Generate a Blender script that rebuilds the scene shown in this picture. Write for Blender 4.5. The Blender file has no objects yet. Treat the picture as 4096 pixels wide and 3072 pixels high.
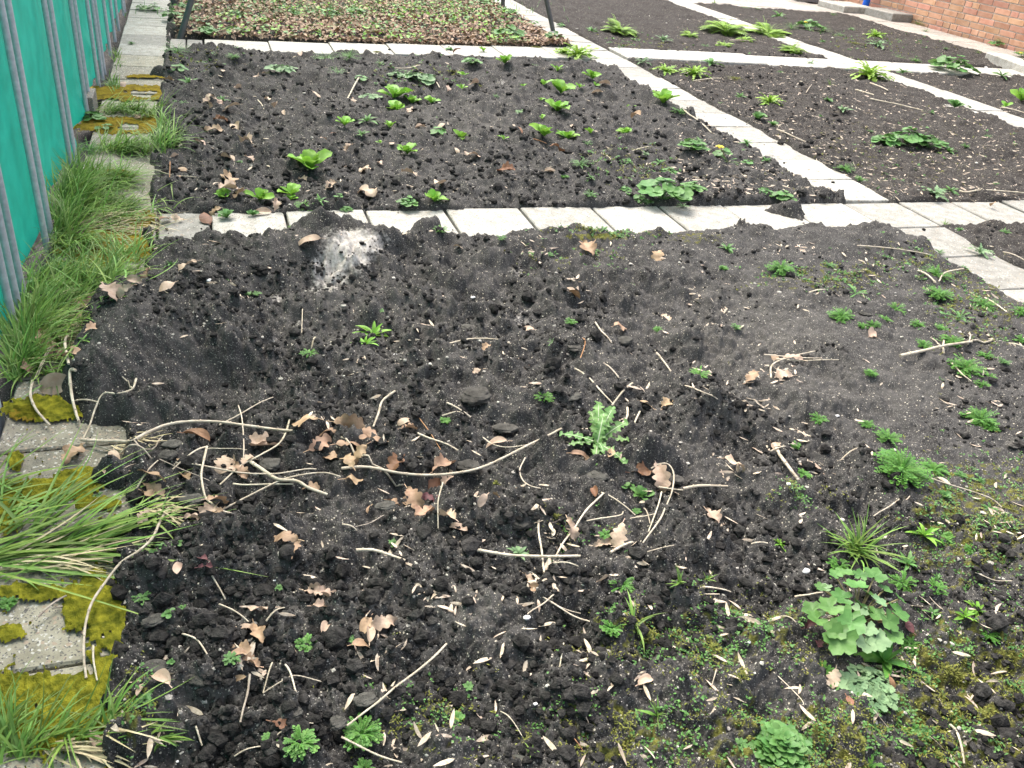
import bpy, math, random
import numpy as np
from mathutils import Matrix, Vector
R_ = np.random.default_rng(11)
random.seed(5)
C = bpy.context.scene.collection
# ---------------------------------------------------------------- camera
F_, PI_, RO_, YA_, H_ = 3458.98, 0.537667, 0.1146125, 0.3683675, 1.150963
cam = bpy.data.cameras.new('camera'); co = bpy.data.objects.new('camera', cam); C.objects.link(co)
cam.sensor_width = 36.0; cam.lens = F_/4096*36.0; cam.clip_start = 0.02; cam.clip_end = 500
def _basis(x, y, fz):
    c, s = math.cos(RO_), math.sin(RO_); x, y = c*x - s*y, s*x + c*y
    cp, sp = math.cos(PI_), math.sin(PI_); d = (x, cp*fz + y*sp, -sp*fz + y*cp)
    cy, sy = math.cos(YA_), math.sin(YA_)
    return Vector((cy*d[0] + sy*d[1], -sy*d[0] + cy*d[1], d[2]))
rx, uy, fw = _basis(1, 0, 0), _basis(0, 1, 0), _basis(0, 0, 1)
M = Matrix(((rx[0], uy[0], -fw[0], 0), (rx[1], uy[1], -fw[1], 0), (rx[2], uy[2], -fw[2], H_), (0, 0, 0, 1)))
co.matrix_world = M
bpy.context.scene.camera = co
# ---------------------------------------------------------------- sky, sun, exposure
SUN_EL, SUN_AZ = math.radians(57), math.radians(348)
w = bpy.data.worlds.new('World'); bpy.context.scene.world = w; w.use_nodes = True
nt = w.node_tree; nt.nodes.clear()
sky = nt.nodes.new('ShaderNodeTexSky'); sky.sky_type = 'NISHITA'; sky.sun_disc = False
sky.sun_elevation = SUN_EL; sky.sun_rotation = SUN_AZ; sky.air_density = 1.0; sky.dust_density = 5.0; sky.ozone_density = 1.0
bg = nt.nodes.new('ShaderNodeBackground'); bg.inputs['Strength'].default_value = 0.15
ou = nt.nodes.new('ShaderNodeOutputWorld')
oc = nt.nodes.new('ShaderNodeHueSaturation'); oc.inputs['Saturation'].default_value = .55      # overcast: the cloud layer greys the sky
nt.links.new(sky.outputs[0], oc.inputs['Color']); nt.links.new(oc.outputs[0], bg.inputs[0]); nt.links.new(bg.outputs[0], ou.inputs[0])
sl = bpy.data.lights.new('sun', 'SUN'); sl.energy = 1.05; sl.angle = math.radians(38); sl.color = (1.0, 0.95, 0.88)
so = bpy.data.objects.new('sun', sl); C.objects.link(so)
sd = Vector((math.sin(SUN_AZ)*math.cos(SUN_EL), math.cos(SUN_AZ)*math.cos(SUN_EL), math.sin(SUN_EL)))
so.rotation_euler = sd.to_track_quat('Z', 'Y').to_euler(); so.location = (0, 0, 8)
sc = bpy.context.scene
sc.view_settings.view_transform = 'Standard'; sc.view_settings.look = 'None'
sc.view_settings.gamma = 1; sc.view_settings.exposure = 1.68
# ---------------------------------------------------------------- photograph -> ground
ZS = 1.6193
def Q(k, x, y): return (1366*(k % 3) + x/ZS, 768*(k//3) + y/ZS)
def ray(px, py):
    d = _basis((px-2048)/F_, -(py-1536)/F_, 1.0); return d
def proj(x, y, z):
    x = np.asarray(x, float); y = np.asarray(y, float); z = np.asarray(z, float) - H_
    cy, sy = math.cos(YA_), math.sin(YA_); x, y = cy*x - sy*y, sy*x + cy*y
    cp, sp = math.cos(PI_), math.sin(PI_); Z = cp*y - sp*z; Y = sp*y + cp*z
    c, s = math.cos(RO_), math.sin(RO_); a = c*x + s*Y; b = -s*x + c*Y
    Z = np.where(Z < 0.05, 0.05, Z)
    return 2048 + F_*a/Z, 1536 - F_*b/Z, Z
# ---------------------------------------------------------------- noise
def _h(ix, iy, s):
    n = (ix.astype(np.int64)*374761393 + iy.astype(np.int64)*668265263 + s*982451653) & 0xffffffff
    n = ((n ^ (n >> 13))*1274126177) & 0xffffffff
    n = ((n ^ (n >> 16))*2246822519) & 0xffffffff
    return ((n ^ (n >> 15)) & 0xffffff)/float(0xffffff)
def vn(x, y, s):
    ix, iy = np.floor(x), np.floor(y); fx, fy = x-ix, y-iy
    u, v = fx*fx*(3-2*fx), fy*fy*(3-2*fy)
    a, b, c, d = _h(ix, iy, s), _h(ix+1, iy, s), _h(ix, iy+1, s), _h(ix+1, iy+1, s)
    return (a*(1-u)+b*u)*(1-v) + (c*(1-u)+d*u)*v
def fbm(x, y, s, o=4, g=.5):
    r = 0; a = 1; t = 0
    for i in range(o):
        r = r + a*vn(x*2**i+i*7.3, y*2**i-i*3.1, s+i); t += a; a *= g
    return r/t
def domes(x, y, cell, s, dens=.8):
    ix, iy = np.floor(x/cell), np.floor(y/cell); out = np.zeros_like(x)
    for dx in (-1, 0, 1):
        for dy in (-1, 0, 1):
            jx, jy = ix+dx, iy+dy
            cx = (jx + _h(jx, jy, s))*cell; cy = (jy + _h(jx, jy, s+1))*cell
            r = cell*(.22 + .5*_h(jx, jy, s+2)); on = _h(jx, jy, s+3) < dens
            d2 = r*r - (x-cx)**2 - (y-cy)**2
            out = np.maximum(out, np.where(on & (d2 > 0), np.sqrt(np.maximum(d2, 0)), 0))
    return out
def ss(a, b, x):
    t = np.clip((x-a)/(b-a), 0, 1); return t*t*(3-2*t)
# ---------------------------------------------------------------- garden plan (metres)
T = .305
LP = (-.50, -.19); MP = (2.786, 3.091); RP = (2.68, 2.984); FP = (5.86, 6.42); DP = (5.02, 5.30)
def inpath(x, y, e=.02):
    wa = (fbm(x*7+3, y*7, 201, 3)-.5)*.055; wb = (fbm(x*7, y*7+9, 207, 3)-.5)*.055; x = x+wa; y = y+wb
    def band(v, a, b): a += .018; b -= .018 + .014*(b == LP[1]); return ss(a-e, a+e, v)*(1-ss(b-e, b+e, v))
    m = band(x, -.62, LP[1])
    m = np.maximum(m, band(y, *MP)*(x > LP[1]))
    m = np.maximum(m, band(x, *RP))
    m = np.maximum(m, band(y, FP[0]+.03*np.clip(x, 0, 3)+np.where(x > 2.9, .13, 0), 6.42+.04*np.clip(x, 0, 2))*(x > -.19)*(x < 7.5))
    m = np.maximum(m, band(x, *DP)*(y < 40))
    m = np.maximum(m, ss(7.36, 7.42, x))
    m = np.maximum(m, ss(9.5, 9.6, y)*(x > 5.2))
    return m
# macro bumps: (k, x, y, height, rx, ry)
BUMPS = []
def Gflat(px, py, z=0.0):
    d = ray(px, py); t = (z-H_)/d.z; return np.array([d.x*t, d.y*t])
for k, x, y, h, a, b in [
    (3, 1250, 560, .085, .22, .17), (3, 1650, 420, .085, .25, .14), (3, 2150, 330, .09, .20, .13), (3, 1960, 250, .045, .12, .08), (4, 250, 300, .07, .18, .10),
    (4, 500, 235, .050, .05, .05), (4, 590, 200, .055, .05, .055), (4, 545, 150, .03, .05, .05), (3, 800, 950, .10, .13, .16), (3, 900, 700, .07, .14, .12), (3, 1300, 900, .07, .22, .13),
    (3, 620, 1180, .05, .09, .08), (4, 20, 160, .10, .13, .06), (3, 1480, 330, .035, .04, .03),
    (6, 250, 40, -.02, .05, .05), (3, 1700, 1200, -.035, .25, .06), (3, 1200, 1180, -.03, .15, .05),
    (6, 850, 150, .03, .14, .05), (6, 1300, 430, .035, .2, .045), (6, 2000, 600, .03, .08, .03), (7, 350, 470, .04, .09, .03),
    (7, 880, 80, .05, .12, .07), (7, 1400, 90, .05, .12, .06), (7, 750, 750, .05, .07, .03), (6, 1650, 950, .045, .14, .03), (6, 1250, 730, .035, .07, .03),
    (6, 1700, 1120, .04, .12, .03), (7, 1650, 640, .04, .07, .03), (7, 1080, 880, .03, .08, .03), (7, 1620, 1130, .05, .09, .03),
    (7, 2000, 420, .045, .12, .04), (4, 1500, 950, .035, .12, .05), (8, 350, 80, .04, .13, .05), (4, 950, 430, .04, .10, .07),
    (4, 1400, 600, .035, .12, .07), (4, 1950, 480, .05, .14, .09), (4, 2150, 380, .04, .15, .08), (5, 950, 270, .035, .2, .08),
    (5, 1250, 300, .055, .18, .07), (5, 1550, 330, .03, .06, .05), (5, 350, 950, -.03, .3, .2), (5, 900, 1000, .02, .3, .1),
    (8, 330, 350, -.015, .15, .06), (9, 1300, 650, .04, .07, .04), (9, 1000, 250, .03, .06, .03), (9, 1800, 330, .025, .12, .05),
    (9, 1900, 880, .02, .1, .04), (9, 1150, 950, .025, .07, .03), (10, 1700, 700, .02, .12, .04), (10, 100, 800, .02, .06, .03),
    (0, 1250, 730, .03, .2, .15), (0, 1150, 850, .04, .15, .1), (0, 1100, 1030, .03, .1, .1), (1, 1950, 600, .06, .09, .09), (1, 1780, 440, .04, .06, .1),
    (0, 1030, 430, .055, .07, .06), (1, 600, 800, .03, .5, .3), (1, 1300, 700, .03, .4, .25), (0, 1700, 900, .03, .4, .25), (1, 900, 1150, .03, .4, .12),
    (5, 760, 140, .028, .07, .12), (5, 690, 90, .035, .14, .05), (5, 560, 80, .02, .1, .04), (2, 300, 1180, .025, .2, .2), (5, 1500, 60, 0, .1, .1),
    (6, 700, 540, .035, .05, .03), (6, 850, 600, .03, .06, .03), (9, 480, 90, .028, .022, .018), (9, 690, 800, .02, .02, .01), (9, 640, 250, .02, .012, .012),
    (2, 900, 250, .05, .5, .5), (2, 1600, 290, .06, .6, .3), (2, 1500, 700, .03, .8, .6)]:
    g = Gflat(*Q(k, x, y), max(0, h)*.8); BUMPS.append((g[0], g[1], h, a, b))
def Hm(x, y):
    x = np.asarray(x, float); y = np.asarray(y, float); m = inpath(x, y)
    z = .013*(1-m) - .052*m; b_ = 0
    for bx, by, h, a, b in BUMPS:
        d = ((x-bx)/a)**2 + ((y-by)/b)**2
        b_ = b_ + h*.85*np.exp(-d*1.1)
    w_ = ss(.006, .045, b_); return z*(1-w_) + w_*.002 + b_
def rough(x, y):
    # how coarsely crumbled the soil is
    r = 1.0 - .55*ss(1.15, 1.9, x)*(y < 2.8)
    r = np.where((y > 3.1) & (x < 2.7), .85, r); r = np.where(x > 2.95, .55, r); r = np.where((y > 6.5), .4, r)
    return r
def Hf(x, y):
    x = np.asarray(x, float); y = np.asarray(y, float)
    m = inpath(x, y, .012); q = rough(x, y)
    z = Hm(x, y)
    n = (fbm(x*7, y*7, 3, 3)-.5)*.085 + (fbm(x*20, y*20, 9, 3)-.5)*.044 + (fbm(x*75, y*75, 15, 3)-.5)*.026 + (fbm(x*230, y*230, 19, 2)-.5)*.008
    wx, wy = x+(fbm(x*40, y*40, 63, 2)-.5)*.02, y+(fbm(x*40, y*40, 67, 2)-.5)*.02
    lump = domes(wx, wy, .075, 21, .5)*.5 + domes(wx+.3, wy+.1, .028, 31, .6)*.75 + domes(wx, wy+.7, .012, 41, .7)*.9
    gate = .25+.75*ss(.42, .62, fbm(x*6, y*6, 51, 2))
    z = z + (n + (lump-.006)*gate)*q*(1-.35*m)
    d = np.hypot(x, y)
    return np.where(m > .5, np.maximum(z, -.05), z)
def G(px, py, lift=0.0):
    d = ray(px, py); t = -H_/d.z
    for i in range(6):
        z = max(float(Hm(d.x*t, d.y*t)), 0.0 if float(inpath(d.x*t, d.y*t)) > .5 else -1) + lift
        t = (z-H_)/d.z
    return Vector((d.x*t, d.y*t, z))
def onto(x, y):
    z = float(Hf(x, y))
    return max(z, 0.001) if float(inpath(x, y)) > .4 else z
def onto_v(x, y):
    z = Hf(x, y); return np.where(inpath(x, y) > .4, np.maximum(z, .001), z)
def depth(p): return float(proj(p[0], p[1], p[2])[2])
def msize(zpx, p): return zpx/ZS*depth(p)/F_          # zoomed-photo pixels -> metres at p
# ---------------------------------------------------------------- materials
def mat(name, col, rough=.8, col2=None, scale=30, bump=0, bscale=200, var=0, spec=.3, trans=0, detail=4, met=0):
    m = bpy.data.materials.new(name); m.use_nodes = True; N = m.node_tree.nodes; L = m.node_tree.links
    b = N['Principled BSDF']; b.inputs['Roughness'].default_value = rough; b.inputs['Metallic'].default_value = met
    b.inputs['Specular IOR Level'].default_value = spec
    tc = N.new('ShaderNodeTexCoord'); src = None
    if col2 is None: col2 = col
    no = N.new('ShaderNodeTexNoise'); no.inputs['Scale'].default_value = scale; no.inputs['Detail'].default_value = detail
    L.new(tc.outputs['Object'], no.inputs['Vector'])
    rp = N.new('ShaderNodeValToRGB'); rp.color_ramp.elements[0].position = .32; rp.color_ramp.elements[1].position = .68
    rp.color_ramp.elements[0].color = (*col, 1); rp.color_ramp.elements[1].color = (*col2, 1)
    L.new(no.outputs['Fac'], rp.inputs[0]); src = rp.outputs[0]
    if var:
        at = N.new('ShaderNodeAttribute'); at.attribute_name = 'tint'
        oi = N.new('ShaderNodeObjectInfo'); ad = N.new('ShaderNodeMath'); ad.operation = 'ADD'
        L.new(at.outputs['Fac'], ad.inputs[0]); L.new(oi.outputs['Random'], ad.inputs[1])
        fr = N.new('ShaderNodeMath'); fr.operation = 'FRACT'; L.new(ad.outputs[0], fr.inputs[0])
        mr = N.new('ShaderNodeMapRange'); mr.inputs[3].default_value = 1-var; mr.inputs[4].default_value = 1+var
        L.new(fr.outputs[0], mr.inputs[0])
        hs = N.new('ShaderNodeHueSaturation'); L.new(mr.outputs[0], hs.inputs['Value']); L.new(src, hs.inputs['Color'])
        h2 = N.new('ShaderNodeMapRange'); h2.inputs[3].default_value = .5-.03*var*2; h2.inputs[4].default_value = .5+.03*var*2
        f2 = N.new('ShaderNodeMath'); f2.operation = 'MULTIPLY'; f2.inputs[1].default_value = 7.13; L.new(fr.outputs[0], f2.inputs[0])
        f3 = N.new('ShaderNodeMath'); f3.operation = 'FRACT'; L.new(f2.outputs[0], f3.inputs[0]); L.new(f3.outputs[0], h2.inputs[0])
        L.new(h2.outputs[0], hs.inputs['Hue']); src = hs.outputs[0]
    L.new(src, b.inputs['Base Color'])
    if bump:
        n2 = N.new('ShaderNodeTexNoise'); n2.inputs['Scale'].default_value = bscale; n2.inputs['Detail'].default_value = 5
        L.new(tc.outputs['Object'], n2.inputs['Vector'])
        bm_ = N.new('ShaderNodeBump'); bm_.inputs['Strength'].default_value = bump; bm_.inputs['Distance'].default_value = .004
        L.new(n2.outputs['Fac'], bm_.inputs['Height']); L.new(bm_.outputs[0], b.inputs['Normal'])
    if trans:
        tr = N.new('ShaderNodeBsdfTranslucent'); L.new(src, tr.inputs[0]); mx = N.new('ShaderNodeMixShader'); mx.inputs[0].default_value = trans
        L.new(b.outputs[0], mx.inputs[1]); L.new(tr.outputs[0], mx.inputs[2]); L.new(mx.outputs[0], N['Material Output'].inputs[0])
    m['src'] = 1
    return m
def soil_mat():
    m = bpy.data.materials.new('soil'); m.use_nodes = True; N = m.node_tree.nodes; L = m.node_tree.links
    b = N['Principled BSDF']; b.inputs['Roughness'].default_value = .95; b.inputs['Specular IOR Level'].default_value = .12
    tc = N.new('ShaderNodeTexCoord')
    def noise(s, d=5):
        n = N.new('ShaderNodeTexNoise'); n.inputs['Scale'].default_value = s; n.inputs['Detail'].default_value = d; L.new(tc.outputs['Object'], n.inputs['Vector']); return n.outputs['Fac']
    def ramp(f, stops):
        r = N.new('ShaderNodeValToRGB'); e = r.color_ramp.elements
        for i, (p, c) in enumerate(stops):
            el = e[i] if i < 2 else e.new(p)
            el.position = p; el.color = (*c, 1) if len(c) == 3 else c
        L.new(f, r.inputs[0]); return r.outputs[0]
    def mix(f, a, c):
        x = N.new('ShaderNodeMix'); x.data_type = 'RGBA'
        L.new(f, x.inputs[0])
        for s, i in ((a, 6), (c, 7)):
            if isinstance(s, tuple): x.inputs[i].default_value = (*s, 1)
            else: L.new(s, x.inputs[i])
        return x.outputs[2]
    def attr(n):
        a = N.new('ShaderNodeAttribute'); a.attribute_name = n; return a.outputs['Fac']
    base = ramp(noise(14, 8), [(.30, (.0175, .0165, .0155)), (.76, (.074, .0700, .065))])
    fine = ramp(noise(260, 3), [(.42, (0, 0, 0)), (.70, (1, 1, 1))])
    base = mix(fine, base, (.078, .074, .069))
    base = mix(attr('pale'), base, ramp(noise(60, 5), [(.3, (.060, .056, .050)), (.7, (.125, .118, .105))]))
    base = mix(attr('brown'), base, ramp(noise(90, 4), [(.3, (.018, .0155, .0135)), (.7, (.050, .0425, .037))]))
    # sand grains and grit
    for sc_, thr, c1 in ((420, .82, (.30, .285, .25)), (190, .94, (.42, .38, .30))):
        v = N.new('ShaderNodeTexVoronoi'); v.inputs['Scale'].default_value = sc_; L.new(tc.outputs['Object'], v.inputs['Vector'])
        sx = N.new('ShaderNodeSeparateColor'); L.new(v.outputs['Color'], sx.inputs[0])
        g = N.new('ShaderNodeMath'); g.operation = 'GREATER_THAN'; g.inputs[1].default_value = thr; L.new(sx.outputs[0], g.inputs[0])
        d = N.new('ShaderNodeMath'); d.operation = 'LESS_THAN'; d.inputs[1].default_value = .34; L.new(v.outputs['Distance'], d.inputs[0])
        mu = N.new('ShaderNodeMath'); mu.operation = 'MULTIPLY'; L.new(g.outputs[0], mu.inputs[0]); L.new(d.outputs[0], mu.inputs[1])
        base = mix(mu.outputs[0], base, c1)
    sn = N.new('ShaderNodeMath'); sn.operation = 'MULTIPLY_ADD'; L.new(noise(70, 6), sn.inputs[0]); sn.inputs[1].default_value = 1.6; sn.inputs[2].default_value = -.8
    sa = N.new('ShaderNodeMath'); sa.operation = 'ADD'; L.new(sn.outputs[0], sa.inputs[0]); L.new(attr('sand'), sa.inputs[1])
    base = mix(ramp(sa.outputs[0], [(.45, (0, 0, 0)), (1.0, (1, 1, 1))]), base, ramp(noise(120, 4), [(.3, (.30, .275, .24)), (.7, (.56, .525, .47))]))
    mn = N.new('ShaderNodeMath'); mn.operation = 'MULTIPLY_ADD'; L.new(noise(45, 6), mn.inputs[0]); mn.inputs[1].default_value = 1.8; mn.inputs[2].default_value = -.9
    ma = N.new('ShaderNodeMath'); ma.operation = 'ADD'; L.new(mn.outputs[0], ma.inputs[0]); L.new(attr('moss'), ma.inputs[1])
    base = mix(ramp(ma.outputs[0], [(.40, (0, 0, 0)), (.62, (1, 1, 1))]), base, ramp(noise(160, 4), [(.3, (.050, .052, .014)), (.7, (.155, .150, .035))]))
    L.new(base, b.inputs['Base Color'])
    bm_ = N.new('ShaderNodeBump'); bm_.inputs['Strength'].default_value = .8; bm_.inputs['Distance'].default_value = .004
    L.new(noise(320, 5), bm_.inputs['Height']); L.new(bm_.outputs[0], b.inputs['Normal'])
    return m
def slab_mat(name, c1, c2, agg=0.0, stain=(.22, .21, .18)):
    m = bpy.data.materials.new(name); m.use_nodes = True; N = m.node_tree.nodes; L = m.node_tree.links
    b = N['Principled BSDF']; b.inputs['Roughness'].default_value = .75; b.inputs['Specular IOR Level'].default_value = .35
    tc = N.new('ShaderNodeTexCoord')
    def noise(s, d=5):
        n = N.new('ShaderNodeTexNoise'); n.inputs['Scale'].default_value = s; n.inputs['Detail'].default_value = d; L.new(tc.outputs['Object'], n.inputs['Vector']); return n.outputs['Fac']
    r = N.new('ShaderNodeValToRGB'); r.color_ramp.elements[0].position = .3; r.color_ramp.elements[1].position = .7
    r.color_ramp.elements[0].color = (*c1, 1); r.color_ramp.elements[1].color = (*c2, 1); L.new(noise(22, 7), r.inputs[0]); src = r.outputs[0]
    a = N.new('ShaderNodeAttribute'); a.attribute_name = 'tint'
    mr = N.new('ShaderNodeMapRange'); mr.inputs[3].default_value = .45; mr.inputs[4].default_value = 1.30; L.new(a.outputs['Fac'], mr.inputs[0])
    hs = N.new('ShaderNodeHueSaturation'); L.new(mr.outputs[0], hs.inputs['Value']); L.new(src, hs.inputs['Color']); src = hs.outputs[0]
    st = N.new('ShaderNodeValToRGB'); st.color_ramp.elements[0].position = .54; st.color_ramp.elements[1].position = .74; L.new(noise(9, 8), st.inputs[0])
    ml = N.new('ShaderNodeMath'); ml.operation = 'MULTIPLY'; ml.inputs[1].default_value = .55; L.new(st.outputs[0], ml.inputs[0])
    x = N.new('ShaderNodeMix'); x.data_type = 'RGBA'; L.new(ml.outputs[0], x.inputs[0]); L.new(src, x.inputs[6]); x.inputs[7].default_value = (*stain, 1); src = x.outputs[2]
    for sc_, thr, c in ((240, 1-agg, (.46, .44, .38)), (170, 1-agg*.8, (.32, .25, .18)), (300, 1-agg, (.09, .085, .075)), (420, .93, (.15, .14, .12))):
        v = N.new('ShaderNodeTexVoronoi'); v.inputs['Scale'].default_value = sc_; L.new(tc.outputs['Object'], v.inputs['Vector'])
        sx = N.new('ShaderNodeSeparateColor'); L.new(v.outputs['Color'], sx.inputs[0])
        g = N.new('ShaderNodeMath'); g.operation = 'GREATER_THAN'; g.inputs[1].default_value = thr; L.new(sx.outputs[1], g.inputs[0])
        x = N.new('ShaderNodeMix'); x.data_type = 'RGBA'; L.new(g.outputs[0], x.inputs[0]); L.new(src, x.inputs[6]); x.inputs[7].default_value = (*c, 1); src = x.outputs[2]
    L.new(src, b.inputs['Base Color'])
    bm_ = N.new('ShaderNodeBump'); bm_.inputs['Strength'].default_value = .5; bm_.inputs['Distance'].default_value = .003
    L.new(noise(260, 5), bm_.inputs['Height']); L.new(bm_.outputs[0], b.inputs['Normal'])
    return m
MT = dict(
    soil=soil_mat(),
    slab=slab_mat('concrete_slab', (.24, .228, .19), (.40, .385, .34), .03),
    slab_old=slab_mat('exposed_aggregate', (.22, .20, .14), (.36, .335, .25), .08),
    slab_tan=slab_mat('worn_tan_slab', (.30, .27, .23), (.44, .40, .35), .08),
    moss=mat('moss', (.075, .085, .008), 1, (.30, .28, .025), 60, 1, 500, detail=9, spec=.1),
    moss_gold=mat('golden_moss', (.13, .09, .012), 1, (.27, .20, .02), 30, 1, 500, detail=9, spec=.1),
    straw=mat('dry_stalk', (.40, .33, .23), .7, (.64, .56, .43), 55, .5, 300, .16),
    straw_dark=mat('weathered_stalk', (.26, .21, .16), .8, (.45, .39, .31), 55, .5, 300, .15),
    rust=mat('brown_stem', (.28, .13, .06), .8, (.40, .22, .11), 50, 0, 200, .15),
    seed=mat('winged_seed', (.36, .27, .19), .75, (.64, .55, .43), 110, .3, 400, .22, trans=.1),
    leaf0=mat('pale_dry_leaf', (.38, .27, .185), .6, (.55, .42, .31), 45, .4, 200, .15, trans=.1),
    leaf1=mat('tan_dry_leaf', (.27, .17, .10), .6, (.44, .30, .19), 45, .4, 200, .2, trans=.1),
    leaf2=mat('brown_dry_leaf', (.15, .075, .04), .6, (.27, .14, .075), 45, .4, 200, .2, trans=.1),
    leaf3=mat('maroon_leaf', (.09, .03, .035), .6, (.16, .07, .06), 45, .4, 200, .2, trans=.1),
    bright=mat('bright_green', (.13, .29, .030), .5, (.24, .46, .055), 28, .2, 150, .14, trans=.25),
    mid=mat('mid_green', (.065, .165, .035), .5, (.13, .27, .07), 30, .2, 150, .16, trans=.2),
    deep=mat('deep_green', (.055, .17, .020), .5, (.12, .28, .045), 60, .2, 150, .2, trans=.2),
    thistle=mat('thistle_green', (.11, .23, .06), .5, (.20, .35, .11), 30, .2, 150, .14, trans=.2),
    litter=mat('faded_litter', (.22, .145, .095), .8, (.42, .31, .22), 40, 0, 200, .28),
    grey=mat('grey_green', (.12, .21, .095), .6, (.22, .33, .16), 30, .2, 150, .14, trans=.15),
    lime=mat('lime_green', (.17, .32, .03), .5, (.30, .46, .07), 30, .2, 150, .15, trans=.25),
    rib=mat('leaf_midrib', (.34, .42, .24), .5, (.45, .52, .33), 30),
    olive=mat('olive_cushion', (.10, .12, .02), .8, (.22, .22, .045), 90, .2, 150, .25, trans=.1),
    grass=mat('grass_blade', (.10, .20, .030), .5, (.22, .35, .075), 9, 0, 150, .38, trans=.25),
    grass_dry=mat('dry_grass', (.40, .33, .18), .7, (.52, .45, .28), 20, 0, 150, .2),
    grit=mat('pale_grit', (.22, .205, .175), .7, (.50, .47, .40), 400, 0, 150, .3),
    white=mat('white_pebble', (.6, .59, .56), .5, (.75, .74, .71), 60, .1, 150, .1),
    teal=mat('teal_glass', (.05, .40, .32), .25, (.09, .52, .42), 60, 0, 150, 0, spec=.5),
    clod=mat('grey_clod', (.050, .047, .041), 1, (.105, .099, .086), 60, 1, 260, .2, detail=8, spec=.1),
    dclod=mat('dark_crumb', (.011, .0105, .010), 1, (.050, .047, .043), 90, 1, 300, .3, spec=.1),
    galv=mat('galvanised_tube', (.40, .41, .43), .55, (.54, .55, .57), 70, .15, 300, .05, met=.25, detail=7),
    net=mat('green_windbreak_mesh', (.014, .36, .25), .5, (.025, .48, .345), 14, .25, 1400, 0, spec=.4, trans=.25, detail=6),
    kick=mat('pale_board', (.40, .45, .50), .6, (.52, .57, .62), 12, .1, 100),
    pole=mat('grey_pole', (.085, .088, .085), .5, (.12, .12, .115), 20, .1, 200, met=.2),
    brick=mat('brick', (.44, .22, .13), .85, (.56, .32, .21), 11, .5, 160, .22, detail=8),
    mortar=mat('mortar', (.42, .35, .28), .95, (.54, .46, .38), 60, .4, 300),
    blue=mat('blue_plastic', (.010, .10, .52), .35, (.014, .13, .62), 5, 0, 100),
    yellow=mat('yellow_petal', (.75, .55, .01), .5, (.85, .68, .02), 60, 0, 100, .05),
    pinkstem=mat('reddish_stem', (.20, .15, .07), .6, (.28, .24, .12), 60, 0, 100),
)
MT['soil'].name = 'soil'
# ---------------------------------------------------------------- mesh building
class Geo:
    def __init__(s): s.V = []; s.F = []; s.n = 0; s.A = []
    def add(s, V, F, tint=0.0):
        V = np.asarray(V, float).reshape(-1, 3); s.V.append(V)
        F = np.asarray(F, dtype=np.int64); s.F.append(F + s.n)
        s.A.append(np.broadcast_to(np.asarray(tint, float), (len(V),)).copy() if np.ndim(tint) == 0 else np.asarray(tint, float)); s.n += len(V)
    def mesh(s, name, m, smooth=True):
        V = np.concatenate(s.V); me = bpy.data.meshes.new(name)
        me.vertices.add(len(V)); me.vertices.foreach_set('co', V.ravel().astype(np.float32))
        lo = np.concatenate([f.ravel() for f in s.F]); sz = np.concatenate([np.full(len(f), f.shape[1]) for f in s.F])
        st = np.concatenate([[0], np.cumsum(sz)[:-1]])
        me.loops.add(len(lo)); me.loops.foreach_set('vertex_index', lo.astype(np.int32))
        me.polygons.add(len(sz)); me.polygons.foreach_set('loop_start', st.astype(np.int32)); me.polygons.foreach_set('loop_total', sz.astype(np.int32))
        me.update(calc_edges=True); me.validate()
        me.polygons.foreach_set('use_smooth', np.full(len(me.polygons), smooth))
        a = me.attributes.new('tint', 'FLOAT', 'POINT'); A = np.concatenate(s.A).astype(np.float32)
        if len(A) == len(me.vertices): a.data.foreach_set('value', A)
        me.materials.append(m if not isinstance(m, str) else MT[m]); return me
    def obj(s, name, m, loc=(0, 0, 0), parent=None, smooth=True):
        o = bpy.data.objects.new(name, s.mesh(name, m, smooth)); o.location = loc; C.objects.link(o)
        if parent: o.parent = parent
        return o
def tag(o, label=None, cat=None, group=None, kind=None):
    if label: o['label'] = label
    if cat: o['category'] = cat
    if group: o['group'] = group
    if kind: o['kind'] = kind
    return o
def empty(name, loc):
    o = bpy.data.objects.new(name, None); o.location = loc; o.empty_display_size = .05; C.objects.link(o); return o
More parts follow.
